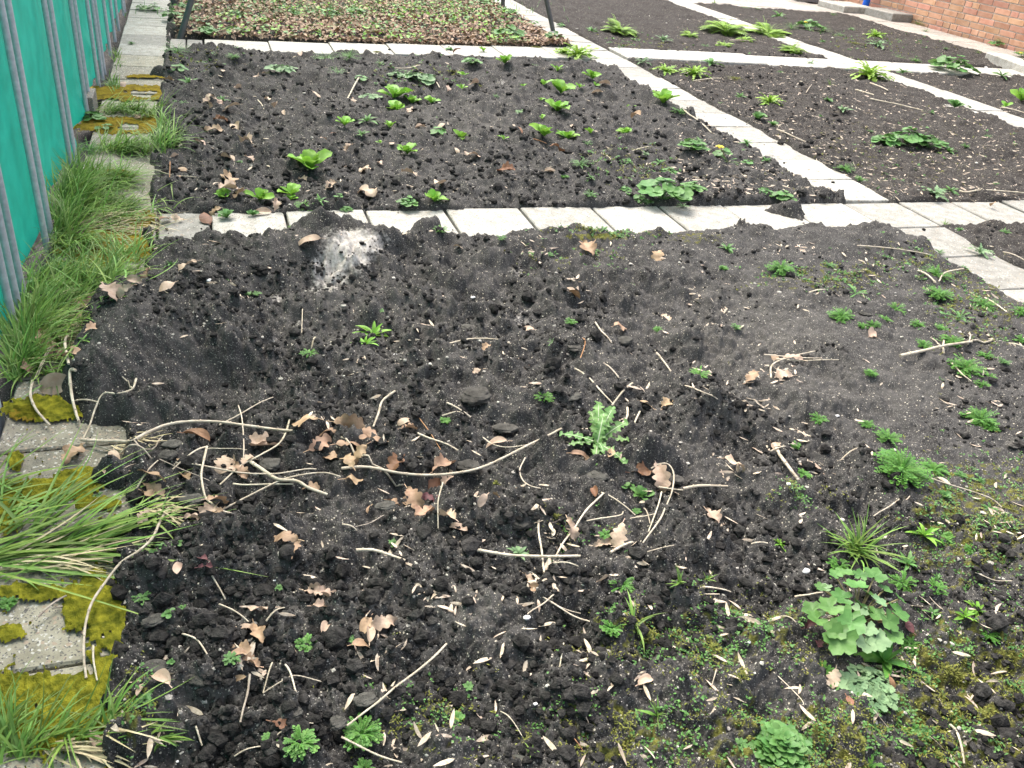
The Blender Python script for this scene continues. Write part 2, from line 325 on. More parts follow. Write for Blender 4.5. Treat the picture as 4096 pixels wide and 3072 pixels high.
def batch(P, az, L, W, elev, droop, prof, n=6, c=1, fold=.2, roll=0., wav=0., wk=2.5, bend=0.):
    P = np.atleast_2d(np.asarray(P, float)); N = len(P)
    f = lambda v: np.broadcast_to(np.asarray(v, float), (N,))[:, None]
    az, L, W, elev, droop, roll = map(f, (az, L, W, elev, droop, roll)); bend = f(bend)
    t = np.linspace(0, 1, n)[None, :]; ang = elev - droop*t; ya = bend*t
    dx = np.cos(ang)*np.cos(ya); dyy = np.cos(ang)*np.sin(ya); dz = np.sin(ang)
    cum = lambda a: np.concatenate([np.zeros((N, 1)), np.cumsum((a[:, 1:]+a[:, :-1])/2, 1)], 1)*L/(n-1)
    cx, cy, cz = cum(dx), cum(dyy), cum(dz)
    s = np.linspace(-1, 1, 2*c+1)[None, None, :]
    w = (W*.5*prof(t))[:, :, None]
    ph = R_.random((N, 1, 1))*6.28
    lat = s*w; nor = fold*np.abs(s)*w + wav*W[:, :, None]*s*np.sin(t[:, :, None]*6.28*wk+ph) 
    r = roll[:, :, None]; lat, nor = lat*np.cos(r)-nor*np.sin(r), lat*np.sin(r)+nor*np.cos(r)
    a = ang[:, :, None]; yb = ya[:, :, None]
    X = cx[:, :, None] - np.sin(a)*nor*np.cos(yb) - np.sin(yb)*lat; Y = cy[:, :, None] + np.cos(yb)*lat; Z = cz[:, :, None] + np.cos(a)*nor
    ca, sa = np.cos(az)[:, :, None], np.sin(az)[:, :, None]
    V = np.stack([ca*X - sa*Y + P[:, 0, None, None], sa*X + ca*Y + P[:, 1, None, None], Z + P[:, 2, None, None]], -1)
    m = 2*c+1; i = np.arange(n-1)[:, None]*m + np.arange(m-1)[None, :]; q = np.stack([i, i+1, i+m+1, i+m], -1).reshape(-1, 4)
    Fq = (q[None] + (np.arange(N)*n*m)[:, None, None]).reshape(-1, 4)
    return V.reshape(-1, 3), Fq, n*m
def addb(g, *a, tint=None, **k):
    V, Fq, m = batch(*a, **k); N = len(V)//m
    tt = R_.random(N) if tint is None else np.broadcast_to(tint, (N,))
    g.add(V, Fq, np.repeat(tt, m))
saw = lambda x: 1-(x % 1.0)
pr_lance = lambda t: np.maximum(.03, np.sin(np.pi*np.clip(t, 0, 1)**.85)**.8)
pr_spat = lambda t: np.maximum(.05, .16+.84*np.sin(np.pi*np.clip(t, 0, 1)**1.7)**.8*(t > .0))*np.where(t > .97, .45, 1)
pr_oval = lambda t: np.maximum(.03, np.sin(np.pi*np.clip(t, 0.001, .999)**1.0)**.65)
pr_seed = lambda t: np.maximum(.05, np.sin(np.pi*np.clip(t, 0.001, .999)**.8)**.7)
pr_grass = lambda t: np.maximum(.03, (1-t**2.2))
pr_oak = lambda t: np.maximum(.03, np.sin(np.pi*np.clip(t, 0.0, 1)**1.25)**.6*(.55+.45*np.abs(np.sin(t*np.pi*4.3+.4))))
pr_dand = lambda t: np.maximum(.05, (.16+.84*(t**.8))*(.22+.78*saw(t*6.0+.15))*np.where(t > .9, .5, 1))
pr_pop = lambda t: np.maximum(.05, (.3+.7*np.sin(np.pi*t**.9))*(.30+.70*np.abs(np.sin(t*np.pi*5.5))))
pr_thi = lambda t: np.maximum(.06, (.35+.65*np.sin(np.pi*np.clip(t, 0, 1)**.9)**.5)*(.30+.70*saw(t*7.5)*(.6+.4*saw(t*22))))
def tube(g, pts, rad, sides=6, tint=0.0, flat=1.0):
    P = np.array([list(p) for p in pts], float); n = len(P); rad = np.broadcast_to(np.asarray(rad, float), (n,))
    T_ = np.gradient(P, axis=0); T_ /= np.linalg.norm(T_, axis=1)[:, None]+1e-12
    up = np.array([0, 0, 1.]) if abs(T_[:, 2]).mean() < .8 else np.array([1., 0, 0])
    A = np.cross(T_, up); A /= np.linalg.norm(A, axis=1)[:, None]+1e-12; B = np.cross(A, T_)
    th = np.arange(sides)/sides*2*np.pi
    V = P[:, None, :] + rad[:, None, None]*(np.cos(th)[None, :, None]*A[:, None, :] + flat*np.sin(th)[None, :, None]*B[:, None, :])
    i = np.arange(n-1)[:, None]*sides + np.arange(sides)[None, :]; j = np.arange(n-1)[:, None]*sides + (np.arange(sides)[None, :]+1) % sides
    Fq = np.stack([i, j, j+sides, i+sides], -1).reshape(-1, 4)
    g.add(V.reshape(-1, 3), Fq, tint)
    c = np.concatenate([V[0], [P[0]]]); g.add(c, [[(k+1) % sides, k, sides] for k in range(sides)], tint)
    c = np.concatenate([V[-1], [P[-1]]]); g.add(c, [[k, (k+1) % sides, sides] for k in range(sides)], tint)
def smooth_line(P, m=5, jit=0.0):
    P = np.array([list(p) for p in P], float)
    if len(P) == 2: P = np.array([P[0], (P[0]*2+P[1])/3, (P[0]+2*P[1])/3, P[1]])
    E = np.concatenate([[2*P[0]-P[1]], P, [2*P[-1]-P[-2]]]); out = []
    for i in range(1, len(E)-2):
        a, b, c, d = E[i-1:i+3]
        for t in np.arange(m)/m:
            out.append(.5*((2*b)+(c-a)*t+(2*a-5*b+4*c-d)*t*t+(3*b-a-3*c+d)*t**3))
    out.append(P[-1]); out = np.array(out)
    if jit: out[1:-1] += R_.normal(0, jit, out[1:-1].shape)
    return out
def box(g, x0, x1, y0, y1, z0, z1, bev=.004, tint=0.0, tilt=(0, 0)):
    b = bev; ring = lambda e, z: [(x0+e, y0+e, z), (x1-e, y0+e, z), (x1-e, y1-e, z), (x0+e, y1-e, z)]
    V = np.array(ring(0, z0)+ring(0, z1-b)+ring(b, z1)); cx, cy = (x0+x1)/2, (y0+y1)/2
    V[:, 2] += (V[:, 0]-cx)*tilt[0]+(V[:, 1]-cy)*tilt[1]
    Fq = [[3, 2, 1, 0]]+[[k, (k+1) % 4, 4+(k+1) % 4, 4+k] for k in range(4)]+[[4+k, 4+(k+1) % 4, 8+(k+1) % 4, 8+k] for k in range(4)]+[[8, 9, 10, 11]]
    g.add(V, Fq, tint)
# ---------------------------------------------------------------- the ground
def ell(U, Vv, k, x, y, rx, ry, soft=.35):
    cx, cy = Q(k, x, y); d = np.sqrt(((U-cx)/(rx/ZS))**2 + ((Vv-cy)/(ry/ZS))**2)
    return 1-ss(1-soft, 1+soft, d)
NA, NR = 1150, 1150
az = np.radians(np.linspace(-34, 78, NA)); rr = .42*np.exp(np.linspace(0, math.log(26/.42), NR))
AZ, RR = np.meshgrid(az, rr); GX, GY = RR*np.sin(AZ), RR*np.cos(AZ)
GZ = Hf(GX, GY); U, Vp, _ = proj(GX, GY, np.maximum(GZ, -.0))
sand = np.zeros_like(GX)
for e in [(3, 2190, 390, 110, 130), (4, 90, 330, 200, 90), (3, 2130, 520, 130, 110), (4, 60, 420, 130, 80), (3, 2060, 620, 70, 60), (4, 100, 520, 70, 50),
          (4, 1130, 515, 75, 30), (3, 1800, 690, 60, 40), (3, 1920, 870, 60, 50), (3, 1780, 960, 40, 30), (4, 1170, 830, 60, 80), (1, 1040, 530, 40, 20)]:
    s_ = 1.15 if e[3] > 75 and e[0] in (3, 4) and e[2] < 600 else .55
    sand = np.maximum(sand, s_*ell(U, Vp, *e, soft=.75)*(.55+.9*fbm(GX*16, GY*16, 77, 3)))
pale = np.zeros_like(GX)
for e, s_ in [((5, 400, 900, 500, 330), .45), ((10, 500, 200, 600, 120), .55), ((9, 1500, 800, 500, 120), .55), ((8, 700, 100, 600, 200), .35), ((4, 150, 800, 500, 250), .35),
          ((9, 1100, 300, 300, 140), .5), ((10, 100, 800, 200, 80), .5), ((7, 1150, 900, 150, 60), .6), ((6, 1250, 750, 150, 60), .4), ((8, 2150, 380, 60, 30), .7),
          ((11, 2100, 320, 120, 60), .6), ((5, 1180, 1240, 600, 200), .3), ((1, 800, 780, 300, 110), .4), ((9, 1850, 300, 200, 120), .35)]:
    pale = np.maximum(pale, s_*ell(U, Vp, *e, soft=.6))
pale = np.clip(pale*(.5+fbm(GX*12, GY*12, 71, 3)), 0, 1)
moss = np.zeros_like(GX)
for e, s_ in [((11, 1900, 800, 700, 560), .62), ((11, 800, 1100, 900, 350), .50), ((8, 1900, 900, 500, 450), .52), ((11, 400, 350, 500, 220), .42), ((10, 1700, 1000, 700, 250), .42),
          ((10, 1900, 420, 450, 200), .40), ((5, 900, 560, 500, 90), .34), ((4, 1650, 290, 250, 22), .75), ((5, 100, 300, 200, 40), .45), ((5, 1900, 750, 350, 300), .36),
          ((10, 500, 900, 500, 250), .32), ((3, 1780, 190, 120, 20), .5), ((7, 1500, 950, 300, 120), .25), ((2, 1400, 1000, 900, 300), .2), ((5, 1530, 215, 40, 20), .7), ((9, 850, 900, 60, 300), .6)]:
    moss = np.maximum(moss, s_*ell(U, Vp, *e, soft=.5))
moss = np.where(inpath(GX, GY) > .8, moss*.4, moss)*.82
brown = ss(2.7, 3.2, GX)*.8 + ss(5.5, 7, GY)*.5; brown = np.clip(brown, 0, .9)
keep = np.ones((NR-1, NA-1), bool)
def sheet(name, X, Y, Z, keep, m, attrs=None):
    idx = np.arange(X.size).reshape(X.shape); q = np.stack([idx[:-1, :-1], idx[1:, :-1], idx[1:, 1:], idx[:-1, 1:]], -1)[keep][:, ::-1]
    used = np.unique(q); mp = np.full(X.size, -1); mp[used] = np.arange(len(used))
    g = Geo(); g.add(np.stack([X.ravel()[used], Y.ravel()[used], Z.ravel()[used]], 1), mp[q]); me = g.mesh(name, m)
    for n_, a_ in (attrs or {}).items():
        at = me.attributes.new(n_, 'FLOAT', 'POINT'); at.data.foreach_set('value', a_.ravel()[used].astype(np.float32))
    o = bpy.data.objects.new(name, me); C.objects.link(o); return o
o = sheet('soil', GX, GY, GZ, keep, 'soil', dict(sand=sand, pale=pale, moss=moss, brown=brown)); tag(o, kind='structure')
g = Geo(); g.add([(-60, -60, -.14), (80, -60, -.14), (80, 120, -.14), (-60, 120, -.14)], [[0, 1, 2, 3]]); tag(g.obj('ground', 'soil'), kind='structure')
# ---------------------------------------------------------------- paths of loose concrete slabs
def rnd(a, b): return float(R_.uniform(a, b))
def slab(g, x0, x1, y0, y1, tint, dz=0.0):
    e = rnd(.003, .0065); box(g, x0+e, x1-e, y0+e, y1-e, -.045, rnd(-.003, .001)+dz, .004, tint, (rnd(-.012, .012), rnd(-.012, .012)))
g1, g2 = Geo(), Geo(); y = 6.269+T*9
yi = 0
while y > -.8:
    near = y < 5.75; t = rnd(.25, .8)
    if not near: t = [.75, .25, .62, .3, .6, .7, .5, .6][yi % 8]
    slab(g2 if near else g1, LP[0]+.02, LP[1], y-T, y, t); y -= T; yi += 1
g1.obj('path_left_far', 'slab', smooth=False); o1 = bpy.data.objects['path_left_far']; tag(o1, kind='structure')
tag(g2.obj('path_left_near', 'slab_old', smooth=False), kind='structure')
g = Geo(); k = -4; tones = {-4: .35, -3: .62, -2: .6, -1: .7, 0: .42, 1: .72, 2: .5, 3: .68, 4: .62, 5: .6, 6: .45, 7: .5, 8: .3, 9: .55, 10: .75, 11: .6, 12: .4, 13: .6}
x = .831-T*4+.14
xs = [-.19, .10, .44, .74, .831] if False else None
X0 = .831
cuts = [-.19, .015] + [X0+T*j for j in range(-2, 6)] + [X0+T*5.93, 2.985] 
cuts = [-.19, -.02, .235, .525, .831, .831+T, .831+2*T, .831+3*T, .831+4*T, .831+5*T, 2.675] + [2.675+T*j for j in range(1, 9)]
tn = [.35, .85, .75, .8, .78, .55, .86, .62, .86, .84, .5, .5, .45, .32, .6, .8, .6, .5, .7]
for i in range(len(cuts)-1): slab(g, cuts[i], cuts[i+1], MP[0], MP[1], tn[i])
tag(g.obj('path_middle', 'slab', smooth=False), kind='structure')
g = Geo(); yy = MP[1]+.02; tn = [.98, .98, .62, .55, .72, .40, .82, .8, .4, .75, .7, .6, .5, .7, .3, .6, .5, .6, .7, .6, .5, .6]; i = 0
while yy < 12: slab(g, RP[0], RP[1], yy, yy+T, tn[i % 22]); yy += T; i += 1
yy = MP[0]-.003; i = 0
while yy > -.5: slab(g, RP[0], RP[1], yy-T, yy, [.35, .3, .7, .5][i % 4]); yy -= T; i += 1
tag(g.obj('path_right', 'slab', smooth=False), kind='structure')
g = Geo()
for a, b in ((-.19, -.10), (-.09, .0)): box(g, a, b, 5.88, 6.16, -.04, .002, .003, .3)
x = .01; 
while x < 2.66:
    s_ = min(.40, 2.68-x); yo = x*.10; box(g, x+.004, x+s_-.004, 5.86+yo, 6.19+yo*1.25, -.04, rnd(.0, .004), .004, rnd(.7, .95)); x += s_
x = 2.99
while x < 7.35:
    s_ = min(.6, 5.02-x) if x < 5.02 else .6
    if s_ < .05: x = 5.31; continue
    yo = -.04*(x-3); box(g, x+.003, min(x+s_, 7.36)-.003, 6.14+yo, 6.52+yo, -.05, rnd(.012, .022), .006, rnd(.78, 1.0)); x += s_
tag(g.obj('path_far', 'slab', smooth=False), kind='structure')
g = Geo(); y = 3.6
while y < 9.6:
    box(g, DP[0], DP[1], y+.003, y+.597, -.05, rnd(.012, .02), .006, rnd(.6, .85)); y += .6
    if 6.0 < y < 6.3: y = 6.42
tag(g.obj('path_diagonal', 'slab', smooth=False), kind='structure')
g = Geo()
y = 4.0
while y < 10.2:
    for x in (7.42, 7.75): box(g, x, x+.327, y+.002, y+.298, -.05, rnd(-.002, .002), .002, rnd(.35, .7))
    y += .3
y = 9.55
while y < 13.5:
    x = 4.2
    while x < 7.4: box(g, x, x+.298, y+.002, y+.298, -.05, rnd(-.002, .002), .002, rnd(.3, .7)); x += .3
    y += .3
tag(g.obj('pavement', 'slab_tan', smooth=False), kind='structure')
g = Geo(); x = 3.2
while x < 7.1: box(g, x, x+.49, 10.0-.12*(x-3.2)*.8, 10.3-.12*(x-3.2)*.8, -.04, .004, .005, rnd(.85, 1)); x += .5
tag(g.obj('kerb_strip', 'slab', smooth=False), kind='structure')
# ---------------------------------------------------------------- moss on the slabs
for nm, mt_, es in (('moss', 'moss', [(6, 250, 700, 380, 85), (6, 560, 620, 220, 75), (6, 300, 170, 280, 90), (9, 650, 300, 260, 330), (9, 300, 880, 640, 260), (9, 200, 120, 260, 60),
        (9, 830, 60, 60, 120), (6, 60, 850, 90, 120), (9, 60, 380, 110, 60), (6, 640, 780, 160, 50), (9, 750, 620, 140, 420), (6, 100, 500, 60, 60), (3, 550, 480, 250, 40)]),
        ('golden_moss', 'moss_gold', [(0, 860, 605, 420, 52), (0, 850, 815, 400, 58), (3, 750, 350, 300, 115), (0, 1000, 800, 80, 60), (6, 180, 200, 120, 60), (3, 900, 180, 130, 60), (0, 950, 500, 150, 14), (3, 640, 390, 280, 60), (0, 760, 1130, 100, 30)])):
    mk = np.zeros_like(GX)
    for e in es: mk = np.maximum(mk, ell(U, Vp, *e, soft=.3))
    for e in [(9, 400, 480, 250, 150), (0, 920, 612, 80, 22), (0, 840, 825, 60, 20), (9, 100, 520, 120, 70)]: mk = mk*(1-ell(U, Vp, *e, soft=.7)*(.5+.9*fbm(GX*30, GY*30, 87, 3)))
    f = mk*1.25 + (fbm(GX*45, GY*45, 81, 4)-.5)*1.6 + (fbm(GX*170, GY*170, 83, 2)-.5)*1.3 - .42; onp = (GX < -.195) & (GX > -.56)
    f = np.where(onp, f, -1); z = .001 + np.clip(f, 0, .5)*.009*(.5+fbm(GX*220, GY*220, 85, 2)) + domes(GX, GY, .006, 91, .9)*.6*np.clip(f*3, 0, 1)
    kp = ((f[:-1, :-1] > 0) & (f[1:, 1:] > 0) & (f[1:, :-1] > 0) & (f[:-1, 1:] > 0))
    tag(sheet(nm, GX, GY, z, kp, mt_), 'moss cushion spreading over the left path slabs' if nm == 'moss' else 'golden brown moss on the farther left path slabs', 'moss', kind='stuff')
# ---------------------------------------------------------------- fence
f0 = empty('mesh_fence', (-.52, 2, 0)); tag(f0, 'green windbreak mesh fence with galvanised upright tubes beside the left slab path', 'fence')
ys = np.arange(-.2, 9.5, .02); zs = np.concatenate([np.linspace(.0, .5, 36), np.linspace(.54, 2.0, 30)]); YY, ZZ = np.meshgrid(ys, zs)
XX = -.545 + .008*np.sin(YY*9+ZZ*2) + .012*(fbm(YY*6, ZZ*1.5, 5, 3)-.5)
sag = np.exp(-ZZ*11)*.55
XX = XX + sag*(.03*ss(.45, .8, fbm(YY*2.2, ZZ*3, 15, 3))+.01*np.sin(YY*30+ZZ*25)*(YY > 3))
for yc, zc, am in ((4.55, .10, .085), (4.3, .03, .06), (3.75, .04, .05), (4.9, .16, .05), (5.5, .06, .03)): XX = XX + am*.45*np.exp(-((YY-yc)/.13)**2-((ZZ-zc)/.07)**2)
ZZ2 = ZZ + np.where(ZZ < .3, (.3-ZZ)/.3, 0)*(.0+.02*fbm(YY*2.5, YY*0, 33, 2)*(YY > 3.2))
g = Geo(); idx = np.arange(XX.size).reshape(XX.shape); q = np.stack([idx[:-1, :-1], idx[:-1, 1:], idx[1:, 1:], idx[1:, :-1]], -1).reshape(-1, 4)
g.add(np.stack([XX.ravel()+.52, YY.ravel()-2, ZZ2.ravel()], 1), q); net = g.obj('mesh_screen', 'net', parent=f0)
# upright tubes come in close pairs
tb = [(2.30, 3), (2.87, 2), (3.63, 2), (4.33, 2), (4.87, 1), (5.16, 2), (5.69, 1), (6.10, 1), (6.46, 1), (7.1, 2), (7.8, 1), (8.6, 2), (1.72, 2), (1.1, 2)]
for yb, nt_ in tb:
    for j in range(nt_):
        g = Geo(); yo = yb-2+(j-(nt_-1)/2)*min(.13, .018*yb/.5); tube(g, [(.012, yo, -.02), (.012, yo, .7), (.012, yo, 2.0)], .0098, 10); g.obj('tube', 'galv', parent=f0)
g = Geo(); box(g, .012, .03, -2, -.12, -.05, .13, .003); g.obj('kick_board', 'kick', parent=f0, smooth=False)
g = Geo(); box(g, .01, .04, 2.28, 2.46, -.05, .09, .003); g.obj('base_block', 'slab_tan', parent=f0, smooth=False)
# ---------------------------------------------------------------- poles standing on the strawberry bed
s0 = empty('pole_frame', (1.3, 7.2, 0)); tag(s0, 'four splayed dark grey poles of a garden frame standing in the strawberry bed', 'frame')
ft = [(-.15, 6.21), (-.19, 7.43), (2.81, 7.22), (2.65, 8.18)]; tp = [(.62, 6.5), (.0, 7.35), (2.1, 7.4), (2.45, 8.05)]
for (a, b), (c, d) in zip(ft, tp):
    g = Geo(); tube(g, [(a-1.3, b-7.2, -.05), ((a+c)/2-1.3, (b+d)/2-7.2, .95), (c-1.3, d-7.2, 1.95)], .019, 10); g.obj('leg', 'pole', parent=s0)
g = Geo()
for i, j in ((0, 2), (1, 3), (0, 1), (2, 3)): tube(g, [(tp[i][0]-1.3, tp[i][1]-7.2, 1.95), (tp[j][0]-1.3, tp[j][1]-7.2, 1.95)], .019, 10)
g.obj('top_bar', 'pole', parent=s0)
# ---------------------------------------------------------------- brick wall, downpipe, slabs at its foot
b0 = empty('brick_wall', (8.15, 8, 0)); tag(b0, 'orange brick house wall with pale mortar joints at the top right', 'wall')
g = Geo(); CH, BL = .0645, .222
for r in range(30):
    y = -4.0 - (r % 2)*BL/2 - (.055 if r % 4 > 1 else 0); z = -.03+r*CH
    while y < 6.5:
        L_ = BL if R_.random() > .22 else BL*.5
        e = rnd(-.0015, .0015); box(g, e, .1, y+.007, y+L_-.007, z+.0065, z+CH-.0065, .002, rnd(0, 1)); y += L_
V = np.concatenate(g.V); bo = g.obj('bricks', 'brick', parent=b0, smooth=False)
g = Geo(); box(g, .006, .22, -4.3, 6.5, -.1, 30*CH-.03, .001); g.obj('mortar', 'mortar', parent=b0, smooth=False)
g = Geo(); tube(g, [(0, 0, .02), (0, 0, .5), (0, 0, 1.9)], .042, 20); tube(g, [(0, 0, .45), (0, 0, .50)], .047, 20)
o = g.obj('downpipe', 'blue', (8.03, 9.93, 0)); tag(o, 'blue plastic downpipe standing against the brick wall', 'pipe')
for (x0, x1, y0, y1, z0, z1, t, lb) in [
        (7.80, 8.12, 9.15, 9.62, 0, .09, .45, 'thick grey concrete slab lying at the foot of the wall nearest the camera side'),
        (7.48, 7.98, 9.66, 10.15, .0, .075, .85, 'pale square slab under the blue downpipe'),
        (7.35, 7.98, 10.5, 11.05, .0, .09, .5, 'lower grey slab of the doorstep stack beyond the downpipe'),
        (7.45, 7.98, 10.5, 11.0, .092, .16, .7, 'upper pale slab of the doorstep stack beyond the downpipe'),
        ]:
    g = Geo(); cx, cy = (x0+x1)/2, (y0+y1)/2; box(g, x0-cx, x1-cx, y0-cy, y1-cy, 0, z1-z0, .01, t); o = g.obj('concrete_slab', 'slab', (cx, cy, z0), smooth=False)
    o.rotation_euler.z = math.radians(4); tag(o, lb, 'slab')
g = Geo(); box(g, -.10, .10, -.5, .5, -.02, .085, .01, .9); o = g.obj('kerb_block', 'slab', (7.0, 6.30, 0), smooth=False); o.rotation_euler.z = math.radians(-14); tag(o, 'long white kerb block lying beside the far slab path near the wall', 'kerb block')
g = Geo(); box(g, -.1, .1, -.15, .15, -.03, .02, .006, .8); o = g.obj('concrete_slab', 'slab', (4.93, 4.86, 0), smooth=False); tag(o, 'small white slab jutting from under the diagonal slab row', 'slab')
# ---------------------------------------------------------------- naming helper: every label singles one thing out
LM = [('the spiky thistle', 7, 1650, 430), ('the big lobed-leaf clump', 11, 1080, 290), ('the pale sand patch', 3, 2200, 420), ('the long curved stalk', 7, 600, 615),
      ('the yellow flower', 2, 240, 940), ('the near slab crossing', 5, 1200, 150), ('the green fence', 0, 620, 900), ('the blue downpipe', 2, 1220, 72),
      ('the brick wall', 2, 2050, 305), ('the strawberry bed', 0, 2150, 200), ('the rounded leafy plant', 11, 620, 1100), ('the large grass tuft', 8, 1110, 1130),
      ('the twin lance-leaved rosettes', 4, 180, 950), ('the bushy cress clump', 8, 1410, 650), ('the broad mallow clump', 2, 1500, 940), ('the ferny patch', 2, 400, 230),
      ('the corner slab by the fence', 3, 1130, 310), ('the thick bent stalk', 6, 1000, 370), ('the forked twig', 5, 1650, 1040), ('the straight bottom stalk', 10, 400, 700),
      ('the large mossy slab', 9, 400, 650), ('the two big lettuces', 1, 1400, 650), ('the short thick stalk', 7, 1200, 1160), ('the far slab crossing', 1, 1650, 340),
      ('the leafy clump on the slabs', 4, 2080, 80), ('the pale arched stem', 9, 570, 300), ('the pale rosette', 7, 1150, 1060), ('the jagged dandelion by the fence', 3, 300, 600),
      ('the yellowish poppy clump', 2, 1200, 500), ('the slab path end', 0, 1150, 300), ('the looped stem', 7, 2110, 750), ('the pile of dry straws', 5, 650, 1120)]
LMP = [(n, *Q(k, x, y)) for n, k, x, y in LM]
PEND = []
def pend(o, look, px, py, cat, group=None):
    # label finished later, once neighbours are known
    tag(o, None, cat, group); PEND.append((o, look, px, py))
ORD = ['nearest', 'second', 'third', 'fourth', 'fifth', 'sixth', 'seventh', 'eighth', 'ninth', 'tenth', 'eleventh', 'twelfth']
def finish_labels():
    used = {}
    for e in PEND:
        o, look, px, py = e; best = sorted(((math.hypot(px-x, (py-y)*1.4), n, px-x, py-y) for n, x, y in LMP))
        best = [b for b in best if b[0] > 25][0]
        d, n, dx, dy = best
        rel = ('left of' if dx < 0 else 'right of') if abs(dx) > abs(dy)*1.2 else ('behind' if dy < 0 else 'in front of')
        used.setdefault((look, rel, n), []).append((d, o))
    for (look, rel, n), L_ in used.items():
        L_.sort(key=lambda a: a[0])
        for i, (d, o) in enumerate(L_):
            o['label'] = f"{look} {rel} {n}" if len(L_) == 1 else f"{look}, {ORD[min(i, 11)]} one {rel} {n}"
# ---------------------------------------------------------------- plants
def ax(n): return np.arange(n)*2.39996 + R_.random()*6 + R_.normal(0, .25, n)
def p_rosette(r, prof, n=12, wr=.26, e0=.95, e1=.18, droop=.7, fold=.25, wav=.0, nn=9, c=1, lr=.25):
    g = Geo(); u = np.linspace(0, 1, n); L = r*(.62+.38*u)*(1+R_.uniform(-lr, lr*.5, n)); el = e0+(e1-e0)*u + R_.normal(0, .08, n)
    addb(g, np.zeros((n, 3))+[0, 0, .002], ax(n), L, L*wr*R_.uniform(.85, 1.15, n), el, droop*R_.uniform(.7, 1.3, n), prof, n=nn, c=c, fold=fold, roll=R_.normal(0, .2, n), wav=wav, bend=R_.normal(0, .25, n)); return g
def p_lettuce(r, n=9):
    g = p_rosette(r*.95, pr_spat, n, .58, 1.25, .65, .55, .35, .05, 8, 2); return g
def p_feather(r, dens=1.0):
    # dome of many small pinnate leaves
    g = Geo(); n = int(max(12, 26*dens)); a = ax(n); L = r*R_.uniform(.55, 1.05, n); el = R_.uniform(.25, 1.2, n); dr = R_.uniform(.5, 1.1, n)
    stems = Geo(); k = 8
    for i in range(n):
        t = np.linspace(0.3, 1, k); ang = el[i]-dr[i]*t*.7; rad = L[i]*t*np.cos(ang); zz = L[i]*np.sin(np.maximum(ang, .06))*t*.75
        for sgn in (-1, 1):
            P = np.stack([rad*math.cos(a[i]), rad*math.sin(a[i]), zz+.003], 1); s = min(max(r*.10, .0027), .0048) if r < .12 else r*.08
            addb(g, P, a[i]+sgn*R_.uniform(.7, 1.4, k), s*R_.uniform(.8, 1.3, k), s*.8, R_.uniform(-.1, .5, k), .3, pr_oval, n=4, c=1, fold=.15, tint=R_.random()*.6+R_.random(k)*.4)
        P = [[rad[-1]*math.cos(a[i]), rad[-1]*math.sin(a[i]), zz[-1]+.003]]; addb(g, P, [a[i]], s*1.5, s*1.3, [.2], .3, pr_oval, n=4, c=1)
    addb(g, np.zeros((n, 3)), a, L, .0016, el, dr*.8, lambda t: t*0+1, n=6, c=1, fold=0); return g
def p_fern(r, n=14, k=11):
    g = Geo(); a = ax(n); L = r*R_.uniform(.6, 1.05, n); el = R_.uniform(.3, .95, n); dr = R_.uniform(.6, 1.2, n)
    for i in range(n):
        t = np.linspace(.18, 1, k); ang = el[i]-dr[i]*t*.6; rad = L[i]*t*np.cos(ang); zz = L[i]*t*np.sin(ang)*.8
        P = np.stack([rad*math.cos(a[i]), rad*math.sin(a[i]), zz+.003], 1); ll = L[i]*.34*np.sin(np.pi*np.clip(t*.85+.08, 0, 1))
        for sgn in (-1, 1): addb(g, P, a[i]+sgn*1.05, ll, ll*.34, ang*.4+.1, .4, pr_lance, n=4, c=1, fold=.1, tint=R_.random()*.5+R_.random(k)*.3)
    addb(g, np.zeros((n, 3)), a, L, .003, el, dr*.6, lambda t: t*0+1, n=6, c=1, fold=0); return g
def disc(g, P, R, az, tilt, lobes=5, depth_=.18, tint=0., cup=.15, teeth=0.0):
    th = np.linspace(0, 2*np.pi, 29)[:-1]; prof = 1-depth_*(1-np.abs(np.cos(th*lobes/2)))-teeth*(np.arange(28) % 2) - .55*np.exp(-((th-np.pi)/.22)**2)
    rings = [(0.02, .0), (.5, .1), (1, 1)]; V = []
    for f, h in rings:
        x = np.cos(th)*prof**(1 if f > .6 else .4)*f; y = np.sin(th)*prof**(1 if f > .6 else .4)*f; z = cup*h*(x*x+y*y)*.6+.04*np.sin(th*lobes)*f
        V.append(np.stack([x*R, y*R, z*R], 1))
    V = np.concatenate(V); ct, st = math.cos(tilt), math.sin(tilt); x = V[:, 0]*ct+V[:, 2]*st; z = -V[:, 0]*st+V[:, 2]*ct
    ca, sa = math.cos(az), math.sin(az); V = np.stack([ca*x-sa*V[:, 1], sa*x+ca*V[:, 1], z], 1)+np.asarray(P)
    i = np.arange(28); j = (i+1) % 28; F_q = np.concatenate([np.stack([i+28*k, j+28*k, j+28*(k+1), i+28*(k+1)], -1) for k in (0, 1)])
    g.add(V, F_q, tint)
def p_lobed(r, n=22, R=.03, lobes=5, dp=.2, teeth=.05, ry=1.0, h=.5):
    g = Geo(); s = Geo()
    for i in range(n):
        u = math.sqrt((i+.5)/n); a = i*2.4+R_.normal(0, .3); x, y = r*u*math.cos(a)*.85, r*u*math.sin(a)*.85*ry; z = max(.006, R*.8+r*h*(1-u)*R_.uniform(.5, 1.2))
        rr_ = R*R_.uniform(.7, 1.2)*(1.1-.35*(1-u)); disc(g, (x, y, z), rr_, a+R_.normal(0, .5), R_.uniform(.0, .55), lobes, dp, R_.random(), .2, teeth)
        tube(g, [(x*.1, y*.1, 0), (x*.5, y*.5, z*.75), (x, y, z-.001)], .0012, 4, R_.random())
    return g
